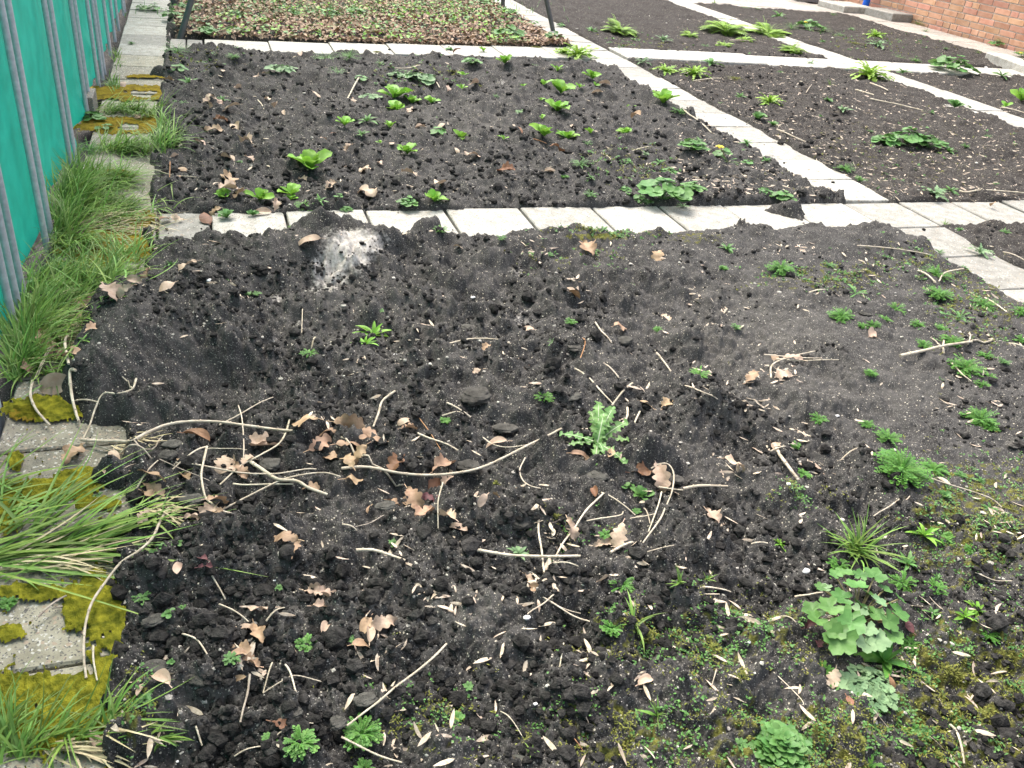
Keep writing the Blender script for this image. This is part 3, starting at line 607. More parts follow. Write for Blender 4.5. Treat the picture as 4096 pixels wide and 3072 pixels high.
def p_grass(n, L, spread, w=.0035, lean=None, el=(.4, 1.4), dr=(.3, 1.3)):
    g = Geo(); P = np.stack([R_.normal(0, spread, n), R_.normal(0, spread, n), np.zeros(n)], 1)
    a = R_.random(n)*6.28 if lean is None else lean+R_.normal(0, .5, n)
    addb(g, P, a, L*R_.uniform(.4, 1.1, n), w*R_.uniform(.7, 1.3, n), R_.uniform(*el, n), R_.uniform(*dr, n), pr_grass, n=7, c=1, fold=.3, bend=R_.normal(0, .3, n)); return g
def p_round(r, n=26):
    # dense mound of upright shoots with rounded leaves
    g = Geo()
    for i in range(n):
        u = math.sqrt((i+.3)/n); a = i*2.4; P = np.array([r*.72*u*math.cos(a), r*.72*u*math.sin(a), r*.55*(1-u*u*.8)]); m = 6
        L = r*.27*R_.uniform(.8, 1.2, m); addb(g, np.tile(P, (m, 1)), ax(m), L, L*.72, R_.uniform(.1, .8, m)+.1, .7, pr_oval, n=6, c=1, fold=.22, tint=R_.random()*.4+R_.random(m)*.5)
        tube(g, [(P[0]*.3, P[1]*.3, -.002), P], .0015, 4)
    return g
def p_moss(r):
    n = int(np.clip(r*r*2.2e5, 60, 700)); u = np.sqrt(R_.random(n))*(.6+.4*np.sin(R_.random(n)*6.28)); a = R_.random(n)*6.28; g = Geo(); L = R_.uniform(.004, .009, n)
    addb(g, np.stack([r*u*np.cos(a), r*u*np.sin(a)*.8, R_.uniform(0, .005, n)+.004*(1-u)], 1), R_.random(n)*6.28, L, L*.35, R_.uniform(.1, 1.3, n), .6, pr_lance, n=3, c=1, fold=.1); return g
KIND = {
 'n': (lambda r: p_rosette(r, pr_lance, 13, .24, 1.1, .2, .7, .3, .02), 'mid', 'narrow-leaved green rosette'),
 'nb': (lambda r: p_rosette(r, pr_lance, 12, .24, 1.15, .3, .7, .3, .02), 'bright', 'fresh green pointed rosette'),
 'ng': (lambda r: p_rosette(r, pr_lance, 12, .26, 1.2, .35, .8, .3, .03), 'grey', 'grey-green leafy rosette'),
 'l': (lambda r: p_lettuce(r, 9), 'bright', 'bright green upright lettuce seedling'),
 'l2': (lambda r: p_lettuce(r, 4), 'bright', 'tiny bright green lettuce sprout'),
 'lb': (lambda r: p_lettuce(r, 12), 'mid', 'round dark green lettuce-like rosette'),
 'f': (lambda r: p_feather(r, 1.4), 'deep', 'small feathery cress clump'),
 'F': (lambda r: p_feather(r, 2.6), 'deep', 'dense feathery cress cushion'),
 'fl': (lambda r: p_feather(r, .8), 'mid', 'sparse pale cress seedling'),
 'd': (lambda r: p_rosette(r, pr_dand, 10, .26, .8, .15, .6, .2, .03, 31, 1), 'mid', 'jagged dandelion rosette'),
 'p': (lambda r: p_rosette(r, pr_pop, 34, .22, 1.35, .25, 1.1, .2, .08, 34, 1), 'lime', 'bushy yellow-green poppy plant'),
 'pg': (lambda r: p_rosette(r, pr_pop, 14, .30, 1.1, .25, .8, .2, .08, 34, 1), 'grey', 'pale grey-green cut-leaved plant'),
 'k': (lambda r: p_fern(r, 30, 12), 'lime', 'ferny bright green plant'),
 'm': (lambda r: p_lobed(r, 20, r*.30, 5, .12, .03), 'mid', 'clump of rounded lobed leaves'),
 'mg': (lambda r: p_lobed(r, 18, r*.30, 5, .2, .05, h=.2), 'grey', 'flat grey-green lobed weed'),
 's': (lambda r: p_lobed(r, 16, r*.30, 3, .3, .05, h=.6), 'mid', 'leafy strawberry plant'),
 'r': (lambda r: p_lobed(r, 5, r*.42, 3, .05, 0, h=.5), 'mid', 'small round-leaved seedling'),
 'o': (lambda r: p_moss(r), 'olive', 'olive mossy cushion'),
 'g': (lambda r: p_grass(16, r*1.2, r*.06, max(.003, r*.03)), 'grass', 'thin grass tuft'),
}
PL = """0 f 1150 375 190;0 fl 1290 405 90;0 n 1225 565 140;0 r 1160 485 120;0 n 1440 665 85;0 f 1515 415 80;0 o 1380 335 90;0 d 1530 340 90;0 mg 1830 515 180;0 F 2110 410 180;0 fl 2190 500 120
0 l 2005 1100 170;0 l 1890 1240 110;0 s 1000 85 110;0 s 925 75 90;0 fl 730 570 100;0 m 600 800 160;0 f 580 1000 170;0 r 690 860 110;0 s 1110 140 130;0 s 1340 240 150;0 s 1530 130 110;0 s 1640 200 90;0 s 1900 110 90;0 s 1180 60 90;0 s 2130 110 120
0 f 850 290 40;0 r 1130 640 40;0 fl 1190 740 70;0 fl 1190 690 50;0 r 1560 1090 40
1 l 20 860 75;1 l 1055 430 75;1 l2 920 335 55;1 l 340 640 130;1 l 355 710 90;1 l 455 660 75;1 l 580 680 65;1 l2 780 590 60;1 l2 315 825 85;1 l 425 1005 100;1 l 775 905 75;1 l2 250 925 35;1 r 640 885 110;1 l2 1310 552 70;1 l2 1175 555 40;1 l2 1395 470 80;1 l 1625 515 85;1 l 1420 610 125;1 l 1395 728 120;1 l2 1290 655 40;1 l2 1295 780 40;1 l 1310 905 115;1 l 1465 885 100;1 l2 1610 885 60;1 l2 1870 685 60;1 l 2080 692 115;1 l 1835 878 75;1 l2 1540 575 50;1 l2 1640 575 40;1 l2 790 470 60;1 l2 1050 910 50
1 n 165 835 150;1 n 130 910 100;1 mg 190 665 140;1 mg 360 515 110;1 mg 520 555 220;1 r 130 530 100;1 o 870 560 110;1 o 720 490 90;1 m 840 440 120;1 d 1590 680 120;1 p 1530 400 250;1 p 1440 360 120;1 fl 1245 430 60;1 fl 1175 605 50;1 ng 1150 755 60;1 fl 1590 945 60;1 ng 1830 995 70;1 ng 1960 1035 65;1 ng 2030 930 60;1 n 2060 1070 100;1 r 1790 1055 50;1 r 1850 1060 50;1 fl 1545 1110 120;1 n 1610 1215 80;1 f 1440 1180 50;1 s 1090 270 200;1 s 1370 275 140;1 o 1260 320 90;1 s 80 110 130;1 o 230 350 70;1 f 50 410 150
1 n 1620 225 110;1 k 1800 235 180;1 ng 1740 290 60;1 n 1890 270 60;1 ng 2080 290 150;1 pg 1950 430 140;1 p 2100 485 180;1 fl 1800 340 90;1 f 2180 750 90;1 m 2130 1110 100;1 m 1840 1240 80;1 n 1610 1000 60;1 fl 600 760 40;1 r 1160 740 50;1 fl 990 650 50;1 fl 470 370 60;1 fl 250 430 70;1 m 700 330 50;1 s 560 60 90;1 s 1080 110 110;1 s 920 40 110;1 s 1420 180 60
2 p 70 520 200;2 p 1200 530 280;2 n 180 445 170;2 p 560 690 190;2 o 340 530 170;2 ng 825 435 95;2 n 940 675 90;2 ng 1030 745 140;2 lb 480 800 150;2 lb 580 830 90;2 lb 1760 715 150;2 n 410 960 100;2 n 540 1050 95;2 f 1050 1110 110;2 n 1735 1240 110;2 n 1420 490 110;2 m 1740 510 270;2 n 2060 525 130;2 l 2190 650 120;2 l2 2090 685 70;2 m 1320 950 180;2 m 1450 960 220;2 m 1590 970 200;2 n 1720 990 130
2 k 270 240 230;2 k 540 255 230;2 k 40 250 100;2 k 260 310 90;2 k 395 275 90;2 k 710 355 130;2 n 620 125 130;2 m 820 215 170;2 f 700 205 110;2 f 900 225 120;2 o 1110 305 150;2 p 1240 260 140;2 pg 1260 325 180;2 f 1500 415 70;2 fl 1400 390 90;2 n 905 280 50;2 n 1090 205 60;2 fl 480 75 60;2 fl 400 60 60;2 g 200 45 110;2 fl 1010 240 70;2 fl 970 110 50;2 s 2030 310 100;2 f 1520 170 80;2 fl 1570 210 50;2 g 1910 355 60;2 s 2200 385 110;2 n 370 635 90;2 n 630 485 50;2 g 950 555 80;2 fl 1210 860 40;2 n 1605 755 50;2 fl 1970 900 45;2 fl 2030 1190 40;2 fl 1680 935 60;2 m 60 1030 190;2 r 250 1045 120;2 r 420 1080 90;2 n 240 665 50;2 fl 2140 460 90;2 f 1150 1160 70;2 f 1820 980 50;2 r 1840 720 60;2 fl 1350 110 30;2 fl 1700 330 40;2 fl 1280 240 60;2 fl 145 310 60
3 d 300 620 420;3 l 1440 65 90;3 lb 1635 165 95;3 l 1680 50 110;3 lb 1470 190 150;3 f 1970 115 120;3 n 2070 120 120;3 r 2200 110 60;3 n 1100 455 110;3 l 1880 20 60;3 fl 1620 662 45;3 fl 1665 688 45;3 fl 1460 538 30;3 f 2005 1130 90;3 g 1880 240 50;3 f 720 60 60
4 nb 205 905 230;4 nb 155 1010 180;4 d 1360 1005 75;4 f 1480 890 60;4 f 2050 915 60;4 f 640 290 80;4 fl 1030 360 60;4 fl 1345 450 40;4 fl 1880 575 40;4 m 430 112 130;4 l 600 75 120;4 m 30 130 80;4 m 2080 95 320;4 m 1930 60 150;4 fl 1610 75 80;4 m 1850 25 90;4 pg 2210 110 100;4 fl 250 790 50
5 n 285 390 150;5 F 630 540 175;5 f 260 520 50;5 o 1190 545 90;5 fl 940 505 90;5 d 1120 680 215;5 d 1790 850 230;5 F 1640 560 185;5 F 1650 700 175;5 F 1020 840 160;5 f 1385 760 110;5 f 1310 830 80;5 f 1520 870 80;5 f 1940 760 150;5 f 1680 900 90;5 F 1740 985 140;5 f 1560 1000 95;5 F 1820 1190 210;5 f 1960 1070 90;5 f 2180 810 110;5 f 2190 970 90;5 fl 2070 1130 80;5 fl 345 890 60;5 f 1210 1210 70;5 f 100 1210 130;5 f 1980 1215 80;5 f 1230 880 80;5 pg 1920 425 220;5 g 1690 240 90;5 n 1790 268 70;5 fl 2090 270 80;5 fl 1660 400 60;5 pg 1640 55 230;5 m 640 65 160;5 m 520 30 110;5 ng 920 50 80;5 m 50 50 150;5 f 1160 880 60
6 r 1040 1105 110;6 r 1160 1080 60;6 fl 890 1095 45;6 r 640 740 50
7 ng 1150 1110 190;7 lb 1950 720 170;7 f 1310 135 100;7 f 670 275 50;7 f 1700 1015 65;7 fl 340 1000 55;7 r 1880 640 90;7 fl 1920 800 40;7 o 1370 920 80;7 o 1000 650 50
8 f 870 265 100;8 f 1200 255 80;8 f 1330 370 150;8 m 1310 480 110;8 F 1620 575 185;8 n 1935 610 90;8 lb 1695 750 120;8 F 1930 255 220;8 F 1990 290 110;8 fl 1990 810 100;8 f 790 575 80;8 f 740 370 60;8 nb 640 1010 110;8 nb 1555 1020 200;8 f 1660 1000 150;8 n 1465 1170 200;8 n 1655 1244 90;8 f 1890 1090 110;8 f 1930 20 80;8 g 740 785 110;8 fl 1800 590 70;8 f 1000 1220 120
9 fl 920 165 90;9 r 1100 270 80;9 r 1180 185 50;9 r 1120 590 50;9 fl 1500 610 90;9 r 950 850 140;9 f 1990 455 120;9 F 1950 1210 210;9 f 1750 1110 75;9 fl 1810 110 30;9 f 50 200 100;9 g 1020 1060 120
10 F 130 1035 240;10 f 150 1200 100;10 f 1730 455 125;10 f 760 880 50;10 fl 825 690 45;10 fl 80 430 60;10 f 1820 90 150;10 g 1225 1190 110;10 g 2150 200 200;10 g 2040 930 220;10 fl 420 780 30;10 o 1490 500 90;10 o 500 1000 110;10 o 1990 420 130;10 o 1440 1180 140
11 nb 1800 330 170;11 nb 1890 275 170;11 n 1590 310 110;11 f 920 625 120;11 g 750 740 80;11 fl 350 1150 110;11 f 1410 110 170;11 f 1970 400 120;11 f 1600 170 110;11 n 1650 25 110;11 g 150 35 120;11 f 1490 1010 100;11 o 430 270 150;11 o 180 520 130;11 o 350 760 130;11 f 1480 450 110;11 o 1720 600 170;11 o 2000 700 200;11 o 1300 850 140;11 f 1230 1230 160;11 o 1650 1190 160"""
LEAFY = ('l', 'lb')
for line in PL.split('\n'):
    for it in line.split(';'):
        k, kd, x, y, wz = it.split(); k, x, y, wz = int(k), float(x), float(y), float(wz)
        px, py = Q(k, x, y - wz*(.12 if kd not in ('l', 'l2') else .0)); p = G(px, py); r = msize(wz, p)*.5
        fn, mt_, look = KIND[kd]; r = min(r, .28)*{'l': 2.0, 'l2': 1.9, 'p': 1.45, 'k': 1.6, 'n': 1.3, 'nb': 1.35, 'd': 1.2, 'f': 1.25, 'F': 1.12, 'fl': 1.2, 'm': 1.15, 'o': 1.1}.get(kd, 1.12)
        if kd in ('l', 'l2'): r *= 1.15
        g = fn(r); o = g.obj({'g': 'grass_tuft', 's': 'strawberry_plant', 'o': 'moss_cushion', 'd': 'dandelion', 'l': 'lettuce', 'l2': 'lettuce'}.get(kd, 'weed_plant'), mt_, (p.x, p.y, onto(p.x, p.y)-.001))
        gx, gy = Q(k, x, y); gr = {'l': 'lettuce seedlings in the beds', 'l2': 'lettuce seedlings in the beds', 'f': 'feathery cress weeds', 'F': 'feathery cress weeds', 'fl': 'feathery cress weeds', 'n': 'narrow-leaved rosettes', 'nb': 'narrow-leaved rosettes', 's': 'strawberry plants', 'o': 'moss cushions', 'g': 'grass tufts'}.get(kd)
        pend(o, look, gx, gy, {'g': 'grass', 's': 'strawberry plant', 'o': 'moss', 'l': 'lettuce', 'l2': 'lettuce', 'd': 'dandelion'}.get(kd, 'weed'), gr)
def at(k, x, y, lift=0): p = G(*Q(k, x, y)); return p
# thistle, with every leaf its own part
p = at(7, 1650, 430); r = msize(240, p); t0 = empty('thistle', (p.x, p.y, float(Hf(p.x, p.y)))); tag(t0, 'large spiky sow thistle with white leaf ribs standing amid the clods', 'thistle')
def dirpx(k, x0, y0, x1, y1):
    a, b = G(*Q(k, x0, y0)), G(*Q(k, x1, y1)); return math.atan2(b.y-a.y, b.x-a.x), math.hypot(b.x-a.x, b.y-a.y)
cen = (1630, 440)
for (tx, ty, el, dr) in [(1380, 390, .25, .5), (1440, 450, .2, .5), (1610, 575, .2, .6), (1610, 210, .75, .5), (1760, 200, .7, .6), (1850, 330, .45, .6), (1840, 400, .3, .6), (1820, 560, .15, .4), (1660, 320, 1.0, .9), (1570, 300, .7, .7), (1720, 300, .8, .8), (1650, 480, .7, 1.0)]:
    a, d = dirpx(7, *cen, tx, ty); L = min(max(d*1.0, r*.7), r*1.3); z0 = .012
    g = Geo(); addb(g, [[0, 0, z0]], [a], L, L*.40, el, dr, pr_thi, n=54, c=1, fold=.25, wav=.09, wk=4); lf = g.obj('leaf', 'thistle', parent=t0)
    g = Geo(); addb(g, [[0, 0, z0+.0015]], [a], L*.92, L*.035, el, dr*.95, lambda t: 1-t*.8, n=14, c=1, fold=0); g.obj('midrib', 'rib', parent=lf)
# big lobed-leaf clump at the lower right
p = at(11, 1100, 330); c0 = empty('hogweed_clump', (p.x, p.y, float(Hf(p.x, p.y)))); tag(c0, 'big clump of broad lobed green leaves at the lower right of the front bed', 'weed')
sc_ = msize(1, p)
for (x, y, R, tl) in [(840, 230, 80, .3), (870, 130, 45, .3), (910, 110, 50, .2), (1020, 30, 75, .2), (1220, 50, 85, .3), (1390, 240, 85, .5), (1390, 170, 50, .6), (930, 260, 85, .2), (1010, 180, 80, .2), (1090, 130, 85, .1), (1160, 210, 85, .2), (1060, 290, 75, .2),
                      (1240, 270, 70, .3), (1250, 200, 60, .3), (850, 310, 75, .1), (1060, 380, 95, .3), (1000, 470, 110, .35), (960, 420, 80, .3), (1180, 370, 70, .2), (1310, 340, 80, .2), (1360, 400, 70, .3), (1250, 430, 90, .2), (1180, 460, 70, .2), (960, 60, 50, .3), (1120, 60, 55, .3), (1290, 120, 55, .3), (1130, 260, 60, .1), (1200, 130, 55, .2), (990, 340, 60, .2)]:
    q_ = G(*Q(11, x, y), .045); a = math.atan2(q_.y-p.y, q_.x-p.x); P = np.array([q_.x-p.x, q_.y-p.y, .045+R_.uniform(-.012, .015)])
    g = Geo(); disc(g, P, R*sc_*1.02, a, tl+R_.normal(0, .2), 5, .28, R_.random(), .3, .09); lf = g.obj('leaf', 'mid' if R_.random() < .75 else 'grey', parent=c0)
    g = Geo(); tube(g, [(P[0]*.15, P[1]*.15, 0), (P[0]*.6, P[1]*.6, P[2]*.7), tuple(P-[0, 0, .002])], .0016, 5); g.obj('petiole', 'pinkstem', parent=lf)
def special(k, x, y, wz, fn, m, name, label, cat):
    p = at(k, x, y); g = fn(msize(wz, p)*.5); return tag(g.obj(name, m, (p.x, p.y, onto(p.x, p.y))), label, cat)
special(11, 1300, 570, 500, lambda r: p_rosette(r, pr_lance, 12, .27, 1.2, .15, .45, .25, .03, 12, 2), 'deep', 'willowherb_rosette', 'large pointed-leaf rosette in front of the big lobed-leaf clump', 'weed')
special(11, 1180, 760, 400, lambda r: p_lobed(r, 60, .011, 3, .35, .1, h=.12), 'grey', 'trailing_weed', 'low grey-green small-leaved weed in front of the large pointed-leaf rosette', 'weed')
special(11, 630, 1130, 470, lambda r: p_round(r, 52), 'mid', 'corn_salad', 'rounded dense leafy green plant at the bottom edge of the front bed', 'weed')
special(8, 1390, 630, 370, lambda r: p_feather(r, 5.5), 'deep', 'cress_clump', 'largest bushy feathery cress clump on the right of the front bed', 'weed')
special(8, 1110, 1120, 560, lambda r: p_grass(70, r*1.15, r*.10, .0045, el=(.1, 1.2), dr=(.2, .9)), 'grass', 'grass_tuft', 'large sprawling grass tuft behind the big lobed-leaf clump', 'grass')
special(10, 1880, 390, 420, lambda r: p_grass(16, r*1.2, r*.05, .0045, el=(.3, 1.3)), 'grass', 'grass_tuft', 'long-bladed grass tuft growing from golden moss low in the middle of the front bed', 'grass')
# dandelion in flower by the slab corner, and one far back
for (k, x, y, lb) in ((2, 290, 1050, 'dandelion with one yellow flower on a reddish stem beside the right slab path'), (2, 815, 205, 'distant dandelion with one yellow flower in the far right bed'), (2, 2205, 400, 'yellow-flowered weed growing at the foot of the brick wall at the picture edge')):
    p = at(k, x, y); d0 = empty('dandelion', (p.x, p.y, onto(p.x, p.y))); tag(d0, lb, 'dandelion'); s_ = .09
    g = p_rosette(.08, pr_dand, 9, .28, .8, .2, .6, .2, .03, 31); g.obj('leaves', 'mid', parent=d0)
    g = Geo(); tube(g, [(0, 0, 0), (-.025, .01, .04), (-.05, .02, .075)], .002, 6); st = g.obj('stem', 'pinkstem', parent=d0)
    g = Geo()
    for q_ in (.017, .021, .025): addb(g, np.tile([-.05, .02, .076], (22, 1)), ax(22), q_, .004, .9-q_*30, .5, pr_oval, n=4, c=1, fold=0)
    g.obj('flower_head', 'yellow', parent=d0)
# ---------------------------------------------------------------- dry stalks and twigs
def stick(k, pts, wz, name='dry_stalk', m='straw', label=None, lift=.006, taper=.75, group=None, extra=None, flat=.8):
    W = []
    for (x, y) in pts: W.append(G(*Q(k, x, y)))
    L = smooth_line(W, 5, 0); r0 = msize(wz, W[len(W)//2])*.5*.86; n = len(L)
    rad = np.linspace(1, taper, n)*r0*(1+R_.normal(0, .04, n)); z = np.maximum(Hm(L[:, 0], L[:, 1]), np.where(inpath(L[:, 0], L[:, 1]) > .5, .001, -9)); zf = onto_v(L[:, 0], L[:, 1])
    zz = z*.6+zf*.4+.008+rad*.7+lift*np.sin(np.linspace(0, np.pi, n))**.5
    for _ in range(8 if n < 12 else 30): zz[1:-1] = (zz[:-2]+zz[1:-1]*2+zz[2:])/4
    zz += max(0, float(np.quantile(zf-zz+rad*.3, .86))); L[:, 2] = zz; o0 = L[0].copy(); o0[2] -= rad[0]; g = Geo(); rs = rad*(1+.05*np.sin(np.arange(n)*1.9)); tube(g, L-o0, rs, 7, 0, flat)
    for j in range(2, n-1, 6): tube(g, [L[j]-o0-(L[j+1]-L[j])*.12, L[j]-o0+(L[j+1]-L[j])*.12], rad[j]*1.22, 7)     # nodes
    for q in (extra or []):
        W2 = smooth_line([G(*Q(k, *a)) for a in q[0]], 4); W2[:, 2] = np.interp(np.linspace(0, 1, len(W2)), [0, 1], [zz.mean(), zz.mean()+.004]); W2[:, 2] = np.maximum(onto_v(W2[:, 0], W2[:, 1])+.003, W2[:, 2]*.0+onto_v(W2[:, 0], W2[:, 1])+.006)
        tube(g, W2-o0, msize(q[1], W[0])*.5, 5)
    o = g.obj(name, m, tuple(o0)); mx, my = Q(k, *pts[len(pts)//2])
    if label: tag(o, label, 'twig' if name == 'twig' else 'stalk', 'dry stalks and twigs on the soil')
    else:
        ln = sum(math.dist(pts[i], pts[i+1]) for i in range(len(pts)-1)); bent = ln > 1.07*math.dist(pts[0], pts[-1])
        look = ('long ' if ln > 380 else 'short ' if ln < 170 else '')+('bent ' if bent else 'straight ')+{'straw': 'pale', 'straw_dark': 'weathered', 'rust': 'brown'}[m]+' dry stalk'
        pend(o, look, mx, my, 'twig' if name == 'twig' else 'stalk', 'dry stalks and twigs on the soil')
    return o
stick(6, [(535, 390), (640, 412), (760, 430), (860, 412), (960, 375), (1090, 320), (1240, 290), (1400, 285), (1560, 300), (1700, 315), (1800, 332), (1905, 355)], 30, label='thick bent grey-tan stalk arching over the dry oak leaves at the left',
      lift=.012, extra=[([(560, 400), (700, 440), (850, 440), (1010, 430)], 13), ([(620, 420), (800, 450), (950, 420), (1060, 350)], 9)])
stick(6, [(890, 15), (860, 85), (770, 140), (690, 185), (630, 240), (590, 310), (545, 385)], 17, label='bent pale stalk rising from the left end of the thick bent stalk', extra=[([(860, 60), (830, 20), (800, 10)], 8)])
for k, P, wz in [(6, [(1420, 270), (1590, 200), (1770, 95)], 13), (6, [(1545, 150), (1570, 260), (1580, 400), (1575, 520)], 10), (6, [(1880, 275), (1850, 350), (1800, 410), (1690, 480), (1560, 560), (1425, 670)], 16),
                 (6, [(1340, 395), (1330, 470), (1320, 560), (1310, 650), (1330, 740), (1380, 810), (1450, 855), (1545, 875)], 20), (6, [(1340, 415), (1440, 430), (1600, 425)], 8), (6, [(1340, 395), (1240, 470), (1120, 570)], 14),
                 (6, [(1140, 525), (1300, 560), (1440, 590), (1560, 610), (1700, 615), (1830, 600), (1990, 565), (2050, 560)], 15), (6, [(1620, 520), (1700, 590), (1800, 640), (1920, 650), (2000, 700), (2120, 730)], 32), (6, [(1510, 660), (1650, 668), (1900, 660)], 16),
                 (6, [(1425, 840), (1600, 750), (1800, 650), (1950, 605), (2105, 590), (2205, 620)], 15), (6, [(215, 5), (205, 110), (240, 200), (290, 260), (330, 295)], 22), (3, [(395, 905), (320, 1050), (230, 1230)], 13), (3, [(405, 1000), (330, 1060), (240, 1235)], 11),
                 (6, [(495, -60), (480, 60), (480, 150), (500, 230), (515, 265)], 26), (3, [(525, 875), (460, 960), (435, 1050), (450, 1140)], 26), (6, [(490, 150), (640, 158)], 15), (6, [(880, 715), (950, 620), (1025, 510)], 14),
                 (7, [(345, 70), (265, 140), (240, 220), (205, 305)], 20), (7, [(680, 150), (760, 200), (835, 240)], 15), (7, [(650, 245), (720, 240), (790, 230)], 12), (7, [(490, 370), (600, 420), (750, 475)], 16),
                 (7, [(915, 360), (980, 410), (1080, 435), (1250, 425)], 9), (7, [(1185, 510), (1150, 590), (1170, 660), (1220, 695), (1285, 705)], 11), (7, [(655, 665), (625, 770), (625, 950)], 12),
                 (7, [(95, 1105), (200, 1115), (300, 1145), (410, 1175)], 28), (7, [(1270, 890), (1270, 1000), (1290, 1100), (1310, 1240)], 18), (7, [(1690, 745), (1580, 850), (1500, 970), (1430, 1060), (1380, 1140)], 16),
                 (7, [(1675, 735), (1780, 800), (1900, 865)], 11), (7, [(1585, 900), (1790, 885), (1820, 850)], 11), (7, [(2090, 840), (2050, 920), (1950, 1040)], 15), (7, [(2070, 715), (2040, 830), (1985, 970)], 12), (7, [(2050, 680), (2210, 692)], 16),
                 (8, [(0, 690), (150, 690), (285, 675)], 26), (4, [(1500, 1155), (1600, 1240)], 13), (7, [(1590, 0), (1680, 90), (1760, 160)], 13), (7, [(1880, 20), (1800, 100), (1745, 165)], 17), (7, [(1850, 160), (1840, 250), (1760, 310)], 18), (7, [(1700, 325), (1520, 340)], 15),
                 (7, [(1930, 190), (1890, 280)], 15), (7, [(1740, 1100), (1880, 1040)], 22), (7, [(1970, 1130), (2170, 1090)], 9), (7, [(1370, 1190), (1530, 1198)], 12), (7, [(5, 958), (100, 990)], 12), (7, [(1865, 885), (2020, 870)], 9), (7, [(1960, 800), (1995, 920)], 11),
                 (4, [(675, 1030), (830, 1000), (1000, 1005), (1100, 1030), (1200, 1048)], 15), (4, [(2040, 1050), (2090, 1140), (2150, 1240)], 15), (8, [(0, 70), (100, 150), (200, 190)], 12), (4, [(1640, 870), (1690, 940), (1745, 1005)], 14), (4, [(1690, 1150), (1790, 1240)], 14),
                 (3, [(2045, 985), (2020, 1060)], 14), (3, [(1960, 780), (1955, 930)], 7), (5, [(1120, 372), (1300, 385), (1450, 405), (1600, 428)], 11), (5, [(1515, 530), (1630, 605)], 18), (5, [(1810, 515), (1690, 545), (1650, 600)], 14),
                 (5, [(600, 1090), (750, 1120), (1000, 1110)], 11), (5, [(560, 1240), (570, 1150), (700, 1090), (850, 1050)], 14), (5, [(520, 1070), (700, 1095), (880, 1105)], 10), (5, [(1730, 1130), (1790, 1200), (1860, 1245)], 13), (5, [(1950, 700), (2090, 810)], 13), (5, [(2100, 1000), (2212, 1030)], 12), (5, [(810, 670), (915, 650)], 11),
                 (8, [(590, 390), (620, 490), (680, 580), (740, 640)], 34), (8, [(560, 455), (715, 430)], 13), (8, [(1115, 440), (1020, 510)], 12), (8, [(1560, 625), (1700, 670), (1850, 715), (1990, 765), (2060, 810)], 11), (8, [(1400, 775), (1320, 830), (1230, 865)], 11), (8, [(445, 1025), (550, 1035)], 12),
                 (9, [(1420, 190), (1520, 250), (1610, 300)], 13), (9, [(1725, 300), (1845, 230)], 14), (9, [(1370, 30), (1460, 155)], 13), (9, [(1185, 400), (1280, 460), (1350, 550)], 16), (9, [(1790, 1095), (1930, 1020), (2030, 990)], 12), (9, [(1520, 1185), (1690, 1130)], 12),
                 (9, [(610, 480), (615, 590), (635, 705)], 18), (9, [(1830, 590), (1880, 670), (1920, 790)], 16), (9, [(1705, 770), (1830, 720), (1920, 680), (2080, 685)], 11), (9, [(1765, 580), (1735, 680), (1705, 765)], 13), (9, [(1270, 990), (1310, 1105)], 16),
                 (10, [(0, 1050), (150, 1130), (260, 1190), (390, 1244)], 18), (10, [(1225, 120), (1390, 210), (1500, 265), (1605, 310)], 15), (10, [(1370, 155), (1290, 220), (1200, 270)], 13), (10, [(1390, 200), (1550, 240)], 10), (10, [(1435, 455), (1405, 635)], 12), (10, [(1265, 0), (1240, 120)], 15), (10, [(1030, 885), (1100, 970), (1165, 1055)], 9),
                 (11, [(85, 105), (200, 100), (310, 100)], 15), (11, [(720, 145), (800, 145), (900, 115)], 16), (11, [(1880, 0), (2000, 60), (2115, 62)], 8), (11, [(570, 670), (650, 760), (740, 860), (760, 900)], 7), (11, [(1040, 700), (1120, 800), (1200, 890), (1320, 1000)], 5),
                 (11, [(1720, 985), (1760, 1100), (1805, 1240)], 22), (11, [(620, 275), (720, 340)], 11), (11, [(210, 625), (180, 730)], 11), (1, [(510, 435), (440, 465), (300, 470)], 11), (1, [(115, 510), (75, 590), (40, 660)], 14), (1, [(530, 505), (600, 535), (635, 570)], 12),
                 (1, [(1880, 990), (1990, 955)], 8), (1, [(1680, 1025), (1740, 1075)], 12), (2, [(1115, 590), (1230, 630)], 14), (2, [(1210, 650), (1300, 670), (1400, 690), (1550, 728)], 10), (2, [(1210, 545), (1325, 597)], 12), (2, [(605, 850), (700, 900), (790, 940)], 12), (2, [(830, 560), (795, 610)], 7),
                 (2, [(2050, 725), (2212, 745)], 10), (2, [(60, 540), (240, 515)], 10), (2, [(300, 270), (430, 275)], 9), (2, [(0, 740), (80, 800), (180, 880)], 11), (5, [(1790, 0), (1830, 15), (1950, 5), (2212, 15)], 13), (5, [(2060, 420), (2212, 490)], 11), (0, [(1000, 1115), (1110, 1155), (1290, 1160)], 10), (0, [(1670, 650), (1710, 720)], 8)]:
    stick(k, P, wz)
stick(6, [(1095, 830), (1050, 930), (990, 1050), (900, 1150), (790, 1244), (690, 1364), (610, 1484), (570, 1614), (555, 1744), (555, 1840), (565, 1934)], 24, label='long pale arched stem lying across the mossy slabs at the lower left', lift=.015)
stick(7, [(0, 555), (150, 570), (300, 600), (450, 615), (600, 620), (750, 610), (900, 580), (1050, 520), (1200, 450), (1350, 380), (1450, 330), (1540, 285)], 24, label='long curved straw-coloured stalk sweeping up towards the spiky thistle', lift=.014, extra=[([(0, 410), (120, 500), (230, 550), (400, 605)], 14)])
stick(7, [(865, 1100), (950, 1125), (1050, 1145), (1200, 1160), (1400, 1150), (1545, 1130)], 28, label='short thick pale stalk lying crosswise in front of the pale rosette', lift=.01)
